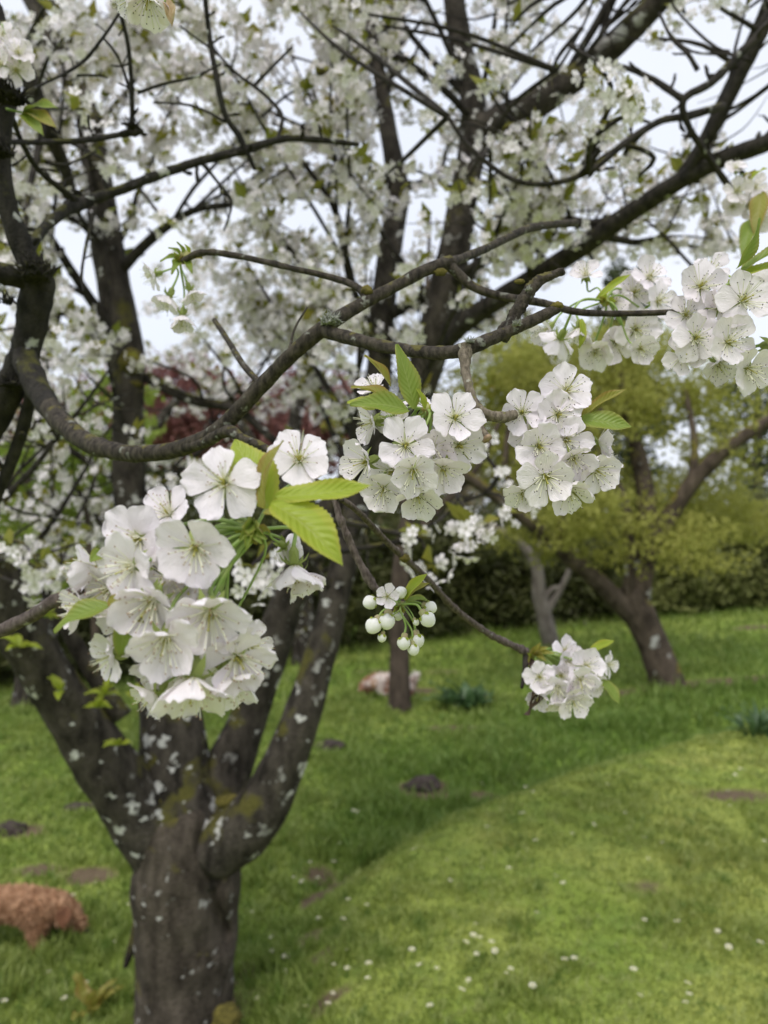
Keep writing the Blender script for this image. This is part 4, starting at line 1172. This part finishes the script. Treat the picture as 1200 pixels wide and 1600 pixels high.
Ic = cluster('blossom_cluster', (8, 40, .78), 'white blossoms growing from the mossy bulge of the dark near limb', [
    (15, 75, 56, (.2, .2, .9), {}), (25, 110, 54, (.3, -.2, .9), {}), (5, 55, 50, (0, .3, .9), {}), (30, 90, 46, (.5, 0, .8), {}), (28, 82, 50, (.4, .2, .8), {}), (0, 100, 50, (-.2, 0, .9), {})], .76, hub_r=8)
Lt = empty('leaf_sprig', P(30, 172, .8), 'sprig of three bronze-green young leaves beside the dark near limb', 'leaves')
for t_, mt in (((92, 172), 'leaf_green'), ((90, 204), 'leaf_bronze'), ((68, 214), 'leaf_green')):
    lf(Lt, (36, 176, .78), (*t_, .76), 14, (-.1, .6, .7), mat=mt, fold=.4, arch=.1)
limb('stalk', [(10, 170, .79, 4), (36, 176, .78, 3)], [M['pedicel']], Lt, 6)
Jc = cluster('blossom_cluster', (1168, 275, .9), 'white blossoms with large drooping green leaves near the long slanting limb', [
    (1152, 298, 46, (-.1, .0, 1), {}), (1180, 292, 44, (.1, .1, 1), {}), (1170, 320, 44, (0, -.3, .9), {}), (1145, 322, 40, (-.3, -.3, .8), {}), (1196, 318, 40, (.3, -.1, .9), {}), (1185, 345, 42, (0, -.6, .7), {}), (1150, 262, 34, (-.3, .5, .6), {})], .9, hub_r=8)
lf(Jc, (1190, 300, .88), (1180, 375, .86), 15, (-.4, .2, .8), mat='leaf_bronze', fold=.4)
lf(Jc, (1175, 340, .88), (1160, 410, .86), 13, (-.4, .2, .8), mat='leaf_green', fold=.4)
lf(Jc, (1175, 280, .88), (1200, 265, .86), 9, (0, .6, .7), mat='leaf_lime', fold=.4)
Kc = cluster('leafy_spur', (290, 402, .63), 'green bud scales and drooping blossoms at the tip of the thin knobbly side branch', [
    (262, 470, 50, (-.3, -.9, .1), {}), (300, 460, 44, (.3, -.8, -.2), {}), (285, 500, 48, (0, -.9, .2), {}), (240, 430, 46, (-.7, -.4, .3), {})], .66, hub_r=14)
for t_ in ((262, 388), (275, 378), (250, 410), (268, 430), (300, 430)):
    lf(Kc, (286, 404, .63), (*t_, .62), 6, (.2, .6, .7), mat='leaf_green', fold=.5)

# ------------------------------------------------------------------ background trees and shrubs
def bg_tree(name, base_px, d, label, limbs_spec, mat, crowns, leafmat, lsize, cat='tree', group=None, trunk_seg=12, crown_name='crown', gseed=1):
    """limbs_spec: first is the trunk; crowns: (px, py, depth, rx px, ry px, leaves)"""
    b = P(*base_px, d); b.z = ground_h(b.x, b.y)
    t = empty(name, b, label, cat, group)
    for i, sp in enumerate(limbs_spec):
        limb('trunk' if i == 0 else 'limb', sp, [M[mat]], t, trunk_seg if i == 0 else 8, 5, .08, knots=.1)
    g = np.random.default_rng(gseed)
    pts = []
    for px, py, dd, rx, ry, n in crowns:
        c = np.array(P(px, py, dd)); sx_, sz_ = rx * dd / F, ry * dd / F
        k = max(6, n // 16)                           # leaves gathered in clumps, gaps between
        u = g.normal(size=(k, 3)); u /= np.linalg.norm(u, axis=1)[:, None]
        cc = c + u * (g.random((k, 1)) ** .45) * np.array([sx_, max(sx_, sz_) * .9, sz_])
        idx = g.integers(0, k, n)
        pts.append(cc[idx] + g.normal(size=(n, 3)) * np.array([.16, .16, .10]) * max(.35, sx_) * .7)
    if pts:
        pts = np.concatenate(pts)
        gz = np.array([ground_h(a, b_) for a, b_ in pts[:, :2]])
        pts = pts[pts[:, 2] > gz + .02]
        V, T = leaf_cloud(pts, lsize, g)
        link(crown_name, mesh_np(crown_name, V, T, [M[leafmat]], smooth=False), t, 'stuff')
    return t

# apple tree: leaning trunk, mossy limb reaching sideways
apple = bg_tree('apple_tree', (1040, 1066), 6.5, 'leaning apple tree with mossy limbs and yellow-green young leaves', [
    [(1050, 1090, 6.5, 66), (1040, 1060, 6.5, 55), (1022, 1010, 6.5, 47), (998, 960, 6.5, 48), (980, 930, 6.5, 44)],
    [(996, 970, 6.5, 34), (945, 918, 6.4, 30), (895, 875, 6.3, 27), (830, 818, 6.2, 22), (760, 765, 6.1, 17), (690, 720, 6.0, 16)],
    [(990, 960, 6.5, 42), (1005, 890, 6.55, 37), (1012, 820, 6.6, 30), (1002, 730, 6.65, 28), (975, 640, 6.7, 20), (960, 540, 6.8, 14)],
    [(1005, 880, 6.55, 31), (1050, 800, 6.5, 28), (1095, 740, 6.4, 25), (1150, 690, 6.3, 22), (1230, 640, 6.2, 17)],
    [(880, 870, 6.3, 17), (880, 800, 6.3, 14), (900, 720, 6.35, 11), (940, 640, 6.4, 8)],
    [(980, 940, 6.45, 19), (984, 860, 6.4, 16), (975, 780, 6.35, 12), (930, 700, 6.3, 9), (870, 620, 6.2, 8)],
    [(1080, 760, 6.42, 16), (1085, 690, 6.5, 12), (1070, 610, 6.6, 9)],
    [(800, 795, 6.16, 14), (790, 720, 6.1, 11), (800, 640, 6.1, 8)]],
    'apple', [(900, 640, 6.6, 120, 80, 4600), (820, 700, 6.4, 100, 70, 2800), (1010, 620, 6.9, 110, 60, 2900), (930, 790, 6.9, 120, 70, 3000), (1110, 690, 6.6, 90, 60, 900), (1060, 800, 7.2, 120, 50, 2400), (800, 570, 6.4, 90, 50, 1300),
              (1150, 610, 6.9, 90, 50, 900), (960, 560, 6.9, 120, 40, 1400), (840, 840, 6.4, 70, 40, 600), (1010, 850, 6.3, 120, 55, 1300), (900, 810, 6.0, 100, 55, 900), (1090, 850, 6.6, 90, 45, 800), (1180, 810, 7.4, 100, 40, 1600), (880, 555, 7.0, 130, 40, 1600), (1010, 545, 7.3, 130, 40, 1400), (755, 650, 6.8, 60, 80, 1100), (1100, 740, 7.0, 90, 50, 700)], 'appleleaf', .058, gseed=3)
bg_tree('bare_tree', (862, 1006), 8.6, 'small pale bare-barked tree forking low before the dark hedge', [
    [(868, 1030, 8.6, 28), (852, 970, 8.6, 26), (842, 925, 8.6, 22), (836, 880, 8.6, 18), (800, 840, 8.6, 13), (740, 810, 8.6, 8)],
    [(850, 962, 8.6, 14), (868, 935, 8.6, 12), (884, 905, 8.6, 9), (900, 860, 8.6, 6)],
    [(846, 945, 8.6, 12), (862, 922, 8.6, 10), (880, 918, 8.6, 6)],
    [(838, 880, 8.6, 12), (846, 830, 8.6, 10), (840, 780, 8.6, 6)]], 'pale', [(800, 830, 8.6, 80, 40, 260)], 'appleleaf', .06, gseed=5)
bg_tree('slim_tree', (625, 1112), 6.1, 'slim straight dark trunk standing in the lawn behind the cherry tree', [
    [(625, 1135, 6.1, 46), (625, 1105, 6.1, 36), (624, 1040, 6.1, 32), (624, 960, 6.1, 30), (628, 880, 6.1, 28), (640, 790, 6.1, 24), (655, 690, 6.1, 20), (660, 560, 6.1, 14), (668, 440, 6.1, 8), (672, 330, 6.1, 3)],
    [(630, 860, 6.1, 16), (680, 800, 6.1, 14), (740, 740, 6.1, 10), (780, 660, 6.1, 7)],
    [(638, 800, 6.1, 16), (600, 740, 6.1, 12), (560, 660, 6.1, 8)]], 'slim', [(680, 700, 6.2, 70, 60, 500), (580, 660, 6.2, 70, 60, 450), (720, 620, 6.2, 60, 50, 420)], 'bgleaf', .06, gseed=6)

# background cherries in flower: trunk, limbs and a crown of blossom
def bg_cherry(base, d, label, spec, zones, seed):
    b = P(*base, d); b.z = ground_h(b.x, b.y)
    t = empty('cherry_tree', b, label, 'tree')
    for i, sp in enumerate(spec): limb('trunk' if i == 0 else 'limb', sp, [M['limb']], t, 10, 5, .08)
    g = random.Random(seed); pts = []
    for px, py, dd, rx, ry, n in zones:
        for k in range(n):
            a = g.random() * 6.28; q = math.sqrt(g.random())
            pts.append(P(px + math.cos(a) * q * rx, py + math.sin(a) * q * ry, dd + g.gauss(0, .5)))
    blossom_mass('crown', pts, t, (1.3, 2.2))
    return t
bg_cherry((60, 1100), 6.6, 'white flowering cherry standing before the dark shrubs beyond the mossy low limb', [
    [(40, 1140, 6.6, 60), (50, 1060, 6.6, 50), (70, 960, 6.6, 46), (60, 860, 6.6, 40), (40, 740, 6.6, 34), (60, 600, 6.6, 26), (90, 480, 6.6, 18)],
    [(65, 900, 6.6, 30), (120, 820, 6.7, 26), (200, 720, 6.8, 20), (280, 620, 6.9, 14)],
    [(55, 820, 6.6, 24), (0, 740, 6.6, 20), (-60, 660, 6.6, 14)]],
    [(90, 770, 6.6, 170, 70, 110), (40, 880, 6.4, 140, 70, 75), (200, 600, 6.8, 170, 50, 30), (320, 520, 7.2, 140, 60, 50), (40, 560, 6.8, 140, 120, 60)], 31)
bg_cherry((470, 1060), 8.2, 'white flowering cherry rising behind the two spotted limbs', [
    [(470, 1075, 8.2, 40), (475, 980, 8.2, 34), (465, 860, 8.2, 30), (450, 740, 8.2, 26), (470, 600, 8.2, 20), (480, 450, 8.2, 12)],
    [(460, 800, 8.2, 20), (400, 700, 8.2, 16), (340, 600, 8.2, 10)],
    [(462, 780, 8.2, 20), (540, 660, 8.2, 16), (600, 540, 8.2, 10)]],
    [(420, 540, 8.2, 150, 90, 90), (500, 620, 8.2, 110, 60, 30), (540, 460, 8.4, 140, 90, 120), (380, 440, 8.4, 140, 90, 130)], 32)

# copper-leaved tree far back
bg_tree('copper_tree', (420, 985), 12.5, 'dark red copper-leaved tree rising behind the blossom', [
    [(420, 1000, 12.5, 34), (415, 880, 12.5, 28), (400, 780, 12.5, 24), (380, 690, 12.5, 18), (330, 620, 12.5, 12)],
    [(410, 820, 12.5, 18), (470, 720, 12.5, 14), (520, 640, 12.5, 8)],
    [(395, 740, 12.5, 14), (320, 660, 12.5, 12), (220, 590, 12.5, 8)]], 'redwood' if 'redwood' in M else 'slim',
    [(280, 640, 11.5, 120, 75, 3600), (470, 645, 11.5, 120, 75, 3800), (400, 690, 11.5, 150, 60, 2800), (180, 630, 11.5, 100, 50, 1300), (40, 640, 12, 120, 50, 1000), (560, 690, 11.5, 60, 60, 1200)], 'redleaf', .14, gseed=8)

# hedge of single shrubs along the far edge of the lawn
shr = [  # px, ground py, depth, half width px, top py, material, label
    (-60, 1120, 7.6, 150, 850, 'hedge', 'broad dark shrub in the shade beyond the mossy low limb'),
    (150, 1110, 8.0, 130, 830, 'hedge', 'dark shrub behind the large blossom cluster'),
    (330, 1085, 8.6, 120, 800, 'hedge', 'dark evergreen shrub behind the middle limb of the cherry'),
    (500, 1055, 9.2, 120, 780, 'hedge', 'dark evergreen shrub seen between the spotted limbs and the slim trunk'),
    (660, 1030, 9.8, 110, 790, 'hedge', 'dark twiggy shrub behind the slim straight trunk'),
    (780, 1005, 10.2, 110, 790, 'hedge', 'dark green shrub behind the pale bare tree'),
    (900, 985, 10.6, 110, 800, 'hedge', 'dark hedge shrub behind the leaning apple trunk'),
    (1020, 972, 11.0, 110, 800, 'hedgeolive', 'olive-green shrub behind the fork of the apple tree'),
    (1130, 965, 11.2, 110, 800, 'hedgeolive', 'olive shrub with pale leaf tips in the hedge beyond the apple tree'),
    (1260, 962, 11.2, 120, 780, 'hedge', 'dark glossy shrub ending the hedge beyond the bare earth'),
    (720, 960, 13.5, 170, 690, 'brownshrub', 'taller brown shrub looming over the hedge behind the slim trunk'),
    (1000, 940, 14.0, 190, 750, 'hedgeolive', 'tall olive bush rising over the hedge'),
    (1220, 940, 14.0, 150, 765, 'hedgeolive', 'wide olive bush above the hedge under the bright sky gap')]
for k, (px, py, d, hw, top, mt, lab) in enumerate(shr):
    b = P(px, py, d); b.z = ground_h(b.x, b.y); gz = 800 - (b.z - CH) * F / d
    mid = (gz + top) / 2; n = 2600
    bg_tree('shrub', (px, py), d, lab, [[(px, gz + 8, d, 14), (px + 6, mid, d, 10), (px - 4, top + 40, d, 5)], [(px, gz, d, 9), (px + hw * .4, mid, d, 6), (px + hw * .6, top + 60, d, 3)], [(px, gz, d, 9), (px - hw * .4, mid, d, 6), (px - hw * .6, top + 60, d, 3)]],
            'slim', [(px, (mid + top) / 2, d, hw, (mid - top) * .75, n), (px, mid, d, hw * 1.05, (gz - top) * .40, n), (px, (mid + gz) / 2, d, hw, (gz - mid) * .6, n)], mt, .105, 'shrub', 'shrubs along the far edge of the lawn', crown_name='foliage', gseed=40 + k)
# tall trees beyond the hedge
for k, (px, d, top, hw, mt, n, lab) in enumerate(((980, 24, 400, 70, 'darktree', 3200, 'tall narrow dark tree beyond the hedge'), (1180, 20, 560, 120, 'darktree', 1000, 'dark spreading tree beyond the hedge with sky showing through'),
                                               (830, 22, 520, 110, 'hedgeolive', 3400, 'olive-green tree beyond the hedge behind the apple crown'), (640, 22, 600, 90, 'brownshrub', 2600, 'brownish tree beyond the hedge behind the slim trunk'),
                                               (240, 20, 640, 140, 'hedge', 3000, 'dark tree far behind the copper-leaved tree'), (20, 18, 640, 140, 'brownshrub', 2600, 'brown leafless-looking tree far behind the dark near limb'))):
    b = P(px, 900, d); gz = 800 - (ground_h(b.x, d) - CH) * F / d
    mid = (gz + top) / 2
    bg_tree('tall_tree', (px, gz), d, lab, [[(px, gz + 5, d, 22), (px + 5, mid, d, 15), (px, top + 20, d, 5)], [(px, mid + 40, d, 10), (px + hw * .6, mid - 40, d, 5)], [(px, mid + 20, d, 10), (px - hw * .6, mid - 60, d, 5)]],
            'slim', [(px, top + (gz - top) * .22, d, hw * .7, (gz - top) * .22, n), (px, top + (gz - top) * .55, d, hw, (gz - top) * .3, int(n * 1.3))], mt, .22, 'tree', None, gseed=70 + k)

# fresh green shoots low on the cherry's mossy limb, and a young leafy shrub beyond it
gs = random.Random(5)
for k, (px, py, d) in enumerate(((165, 1085, 2.12), (95, 1080, 2.05), (185, 1165, 2.16), (60, 960, 2.0), (30, 1010, 1.98), (150, 1105, 2.1), (215, 1090, 2.2))):
    c = P(px, py, d)
    for j in range(5):
        dr = Vector((gs.uniform(-1, 1), gs.uniform(-1, .5), gs.uniform(-.2, 1))).normalized()
        leaf(tree, c, c + dr * gs.uniform(.035, .06), .013, Vector((0, -.4, 1)), 'leaf_lime', .4, .1, 'leaf')
bg_tree('young_shrub', (150, 1050), 4.6, 'young shrub with bright fresh green leaves behind the middle limb', [
    [(150, 1190, 4.6, 18), (150, 1000, 4.6, 14), (140, 860, 4.6, 10), (130, 720, 4.6, 6)], [(148, 950, 4.6, 10), (60, 820, 4.6, 6), (40, 740, 4.6, 4)], [(150, 900, 4.6, 10), (220, 760, 4.6, 6)]],
    'slim', [(110, 730, 4.6, 100, 60, 800), (190, 670, 4.6, 80, 80, 520), (60, 820, 4.6, 100, 60, 620), (20, 920, 4.6, 80, 60, 520)], 'greenleaf', .075, 'shrub', gseed=9, crown_name='foliage')

# ------------------------------------------------------------------ low plants, molehills, daisies
def strap_plant(name, px, py, label, n, ln, mat, wdt, cat='plant', group=None):
    b = on_ground(px, py)
    t = empty(name, b, label, cat, group)
    g = random.Random(int(px))
    for k in range(n):
        a = g.random() * 6.28; el = g.uniform(.25, 1.2); l = ln * g.uniform(.6, 1.1)
        d = Vector((math.cos(a) * math.cos(el), math.sin(a) * math.cos(el), math.sin(el)))
        st = b + Vector((math.cos(a), math.sin(a), 0)) * g.uniform(0, ln * .5) + Vector((0, 0, .01))
        leaf(t, st, st + d * l, wdt * g.uniform(.7, 1.2), Vector((0, 0, 1)) if el < 1 else Vector((math.cos(a), math.sin(a), .3)), mat, .3, .14, 'leaf')
    return t
strap_plant('leafy_clump', 725, 1108, 'clump of broad dark green leaves in the lawn beside the slim trunk', 60, .24, 'clump', .04)
strap_plant('grass_tussock', 1185, 1150, 'dark green grass tussock on the bank beyond the near lawn', 60, .20, 'clump', .012)
strap_plant('dock_plant', 140, 1585, 'rusty-leaved weed growing at the foot of the lichen-spotted trunk', 16, .10, 'leaf_bronze', .018)
strap_plant('weed', 100, 1460, 'low pale green weed in the grass in front of the brown dog', 22, .08, 'clump', .010)

def molehill(px, py, rx, hgt, label):
    b = on_ground(px, py)
    bm = bmesh.new(); bmesh.ops.create_icosphere(bm, subdivisions=4, radius=1)
    for v in bm.verts:
        q = v.co.copy(); k = 1 + .3 * noise.noise(q * 2 + b) + .16 * noise.noise(q * 7 + b) + .08 * noise.noise(q * 16)
        v.co = b + Vector((q.x * rx * k, q.y * rx * .8 * k, q.z * hgt * k))
    me = bpy.data.meshes.new('molehill'); bm.to_mesh(me); bm.free(); me.materials.append(M['soil'])
    for p in me.polygons: p.use_smooth = True
    tag(link('molehill', me), label, 'molehill', 'molehills in the lawn')
M['soil'] = plain('molehill_soil', (.030, .023, .020), .95, (.085, .066, .055), 30)
molehill(661, 1232, .10, .065, 'dark earth molehill in the grass beside the worn path edge')
molehill(18, 1300, .08, .045, 'dark earth molehill in the pale grass above the brown dog')
molehill(122, 1264, .07, .025, 'small molehill in the grass by the mossy low limb')
molehill(516, 1170, .10, .055, 'flat molehill beyond the spotted limb')

def daisy_mesh():
    V, Fc, mi = [], [], []
    for k in range(11):
        a = 6.2832 * k / 11; e = Vector((math.cos(a), math.sin(a), 0)); s = Vector((-math.sin(a), math.cos(a), 0)); n0 = len(V)
        V += [e * .003 + Vector((0, 0, .03)), e * .009 + s * .0022 + Vector((0, 0, .0325)), e * .0115 + Vector((0, 0, .0325)), e * .009 - s * .0022 + Vector((0, 0, .0325))]
        Fc.append((n0, n0 + 3, n0 + 2, n0 + 1)); mi.append(0)
    octa(V, Fc, mi, Vector((0, 0, .031)), Vector((0, 0, 1)), .0038, .003, 1)
    prism(V, Fc, mi, Vector((0, 0, -.01)), Vector((0, 0, .03)), .0008, 4, 2)
    return mesh_py('daisy', V, Fc, [M['petal'], M['centre'], M['pedicel']], mi, False)
DAISY = daisy_mesh()
dz = [(839, 1330), (648, 1345), (698, 1360), (749, 1374), (795, 1375), (866, 1386), (882, 1398), (1006, 1456), (744, 1463), (750, 1480), (724, 1495), (644, 1505), (658, 1532), (682, 1535), (735, 1551), (716, 1572), (832, 1564), (883, 1523), (897, 1521),
      (1076, 1575), (1060, 1460), (1193, 1326), (1005, 1321), (977, 1280), (924, 1302), (805, 1236), (752, 1236), (665, 1226), (765, 1307), (891, 1315), (1143, 1271), (757, 1305), (423, 1320), (506, 1321), (552, 1278), (562, 1281), (484, 1365), (497, 1388),
      (520, 1363), (573, 1430), (425, 1505), (449, 1541), (575, 1550), (517, 1568), (512, 1594), (535, 1455), (393, 1440), (426, 1479), (150, 1392), (115, 1415), (178, 1490), (80, 1537), (122, 1553), (135, 1558), (103, 1584), (30, 1450), (5, 1590), (200, 1432), (545, 1500), (544, 1534)]
gd = random.Random(77)
for k in range(45): dz.append((gd.uniform(380, 1200), gd.uniform(1200, 1600)))
for i, (px, py) in enumerate(dz):
    b = on_ground(px, py)
    s = gd.uniform(.6, 1.0)
    o = link('daisy', DAISY, local=Matrix.Translation(b + Vector((0, 0, .012))) @ Matrix.Rotation(gd.random() * 6.28, 4, 'Z') @ Matrix.Rotation(gd.uniform(-.5, .5), 4, 'X') @ Matrix.Scale(s, 4))
    tag(o, 'small white daisy dotted in the lawn grass', 'daisy', 'daisies in the lawn')

# ------------------------------------------------------------------ dogs
def skin_body(name, nodes, edges, mat, parent, sub=2):
    me = bpy.data.meshes.new(name)
    me.from_pydata([tuple(n[0]) for n in nodes], edges, [])
    o = bpy.data.objects.new(name, me); C.objects.link(o)
    o.modifiers.new('skin', 'SKIN')
    if not me.skin_vertices: 
        bpy.context.view_layer.objects.active = o
    for i, n in enumerate(nodes):
        sv = me.skin_vertices[0].data[i]; sv.radius = n[1] if isinstance(n[1], tuple) else (n[1], n[1]); sv.use_root = (i == 0)
    o.modifiers['skin'].use_smooth_shade = True
    sb = o.modifiers.new('sub', 'SUBSURF'); sb.levels = sb.render_levels = sub
    dg = bpy.context.evaluated_depsgraph_get(); dg.update()
    m2 = bpy.data.meshes.new_from_object(o.evaluated_get(dg))
    bpy.data.objects.remove(o); bpy.data.meshes.remove(me)
    m2.name = name; m2.materials.clear(); m2.materials.append(mat)
    for v in m2.vertices:
        v.co += v.normal * (.006 * noise.noise(v.co * 30) + .004 * noise.noise(v.co * 70))
    for p in m2.polygons: p.use_smooth = True
    return link(name, m2, parent)

def fur(parent, body, n, ln, mat, seed):
    """short wavy tufts over the body"""
    g = np.random.default_rng(seed)
    me = body.data; me.calc_loop_triangles()
    tri = np.array([t.vertices[:] for t in me.loop_triangles]); co = np.array([v.co[:] for v in me.vertices]); no = np.array([v.normal[:] for v in me.vertices])
    ar = np.linalg.norm(np.cross(co[tri[:, 1]] - co[tri[:, 0]], co[tri[:, 2]] - co[tri[:, 0]]), axis=1)
    i = g.choice(len(tri), n, p=ar / ar.sum()); u = g.dirichlet((1, 1, 1), n)
    p = (co[tri[i]] * u[:, :, None]).sum(1); q = (no[tri[i]] * u[:, :, None]).sum(1)
    d = q * .45 + np.array([-.35, 0, -.55]) + g.normal(size=(n, 3)) * .35
    d /= np.linalg.norm(d, axis=1)[:, None]
    s = np.cross(d, q); s /= np.linalg.norm(s, axis=1)[:, None] + 1e-6
    l = ln * g.uniform(.6, 1.3, (n, 1)); wd = l * .12
    V = np.stack([p - s * wd, p + s * wd, p + d * l * .6 + q * l * .2 + s * wd * .7, p + d * l], 1).reshape(-1, 3)
    T = (np.array([(0, 1, 2), (0, 2, 3)])[None] + (np.arange(n) * 4)[:, None, None]).reshape(-1, 3)
    return link('fur', mesh_np('fur', V, T, [mat], smooth=False), parent, 'stuff')

def ear_mesh(parent, base, tip, wd, hint, mat):
    o = leaf(parent, base, tip, wd, hint, 'deadleaf', .35, .1, 'ear', wave=.02)
    o.data.materials.clear(); o.data.materials.append(mat)
    return o

M['redfur'] = thin('red_brown_fur', (.27, .135, .066), (.54, .33, .20), 26, .15, .8)
M['earfur'] = thin('dark_ear_fur', (.10, .042, .02), (.19, .085, .045), 40, .1, .8)
M['patchfur'] = thin('white_chestnut_fur', (.82, .74, .69), (.36, .18, .11), 8.5, .1, .8, hard=.06)
M['nose'] = plain('nose', (.02, .015, .014), .35)
dd = 2.88
def D(px, py, o=0): return P(px, py, dd + o)
dog = empty('dog', Vector((P(40, 1470, dd).x, dd, ground_h(P(40, 1470, dd).x, dd))), 'curly red-brown dog sniffing in the grass with its head down', 'dog')
def gnd(v): return Vector((v.x, v.y, ground_h(v.x, v.y) + .012))
nodes = [(D(-48, 1412), (.070, .066)), (D(10, 1412), (.066, .056)), (D(66, 1405), (.074, .064)), (D(92, 1415), (.046, .050)), (D(110, 1428), (.048, .046)), (D(123, 1442), (.026, .026)), (D(130, 1450), (.019, .019)),
         (D(60, 1445, -.05), .034), (D(56, 1468, -.055), .021), (gnd(D(60, 1482, -.055)), .019),
         (D(72, 1445, .05), .034), (D(74, 1466, .055), .021), (gnd(D(80, 1478, .055)), .019),
         (D(-48, 1444, -.05), .044), (D(-70, 1462, -.055), .022), (gnd(D(-62, 1484, -.055)), .019),
         (D(-44, 1444, .05), .044), (D(-62, 1460, .055), .022), (gnd(D(-52, 1480, .055)), .019),
         (D(-85, 1395), .022), (D(-120, 1372), .016)]
edges = [(0, 1), (1, 2), (2, 3), (3, 4), (4, 5), (5, 6), (2, 7), (7, 8), (8, 9), (2, 10), (10, 11), (11, 12), (0, 13), (13, 14), (14, 15), (0, 16), (16, 17), (17, 18), (0, 19), (19, 20)]
bd = skin_body('body', nodes, edges, M['redfur'], dog)
fur(dog, bd, 9000, .020, M['redfur'], 4)
ear_mesh(dog, D(104, 1416, -.055), D(98, 1450, -.085), .030, Vector((0, -1, .2)), M['earfur'])
ear_mesh(dog, D(112, 1420, .05), D(116, 1450, .06), .026, Vector((0, 1, .2)), M['redfur'])
o = lump('nose', 134, 1454, dd, 4, 3.5, 'nose', dog)

dd = 6.55
dog2 = empty('dog', Vector((P(610, 1085, dd).x, dd, ground_h(P(610, 1085, dd).x, dd))), 'small white and chestnut dog half hidden behind the slim trunk', 'dog')
nodes = [(D(634, 1070), (.075, .072)), (D(616, 1068), (.075, .072)), (D(602, 1063), (.075, .07)), (D(588, 1062), (.055, .055)), (D(577, 1068), (.056, .052)), (D(569, 1075), (.03, .03)), (D(565, 1078), (.022, .022)),
         (D(602, 1078, -.05), .035), (D(601, 1090, -.05), .023), (gnd(D(600, 1098, -.05)), .021), (D(604, 1078, .05), .035), (D(605, 1090, .05), .023), (gnd(D(606, 1098, .05)), .021),
         (D(635, 1080, -.05), .042), (D(640, 1090, -.05), .023), (gnd(D(637, 1098, -.05)), .021), (D(637, 1080, .05), .042), (D(642, 1090, .05), .023), (gnd(D(640, 1098, .05)), .021), (D(646, 1062), .022), (D(654, 1052), .016)]
bd = skin_body('body', nodes, edges, M['patchfur'], dog2)
fur(dog2, bd, 5000, .035, M['patchfur'], 6)
ear_mesh(dog2, D(583, 1060, -.055), D(586, 1076, -.065), .035, Vector((0, -1, .2)), M['redfur'])
ear_mesh(dog2, D(580, 1060, .055), D(583, 1076, .065), .035, Vector((0, 1, .2)), M['redfur'])
print('objects', len(bpy.data.objects), 'tris', sum(len(o.data.polygons) for o in bpy.data.objects if o.type == 'MESH'))
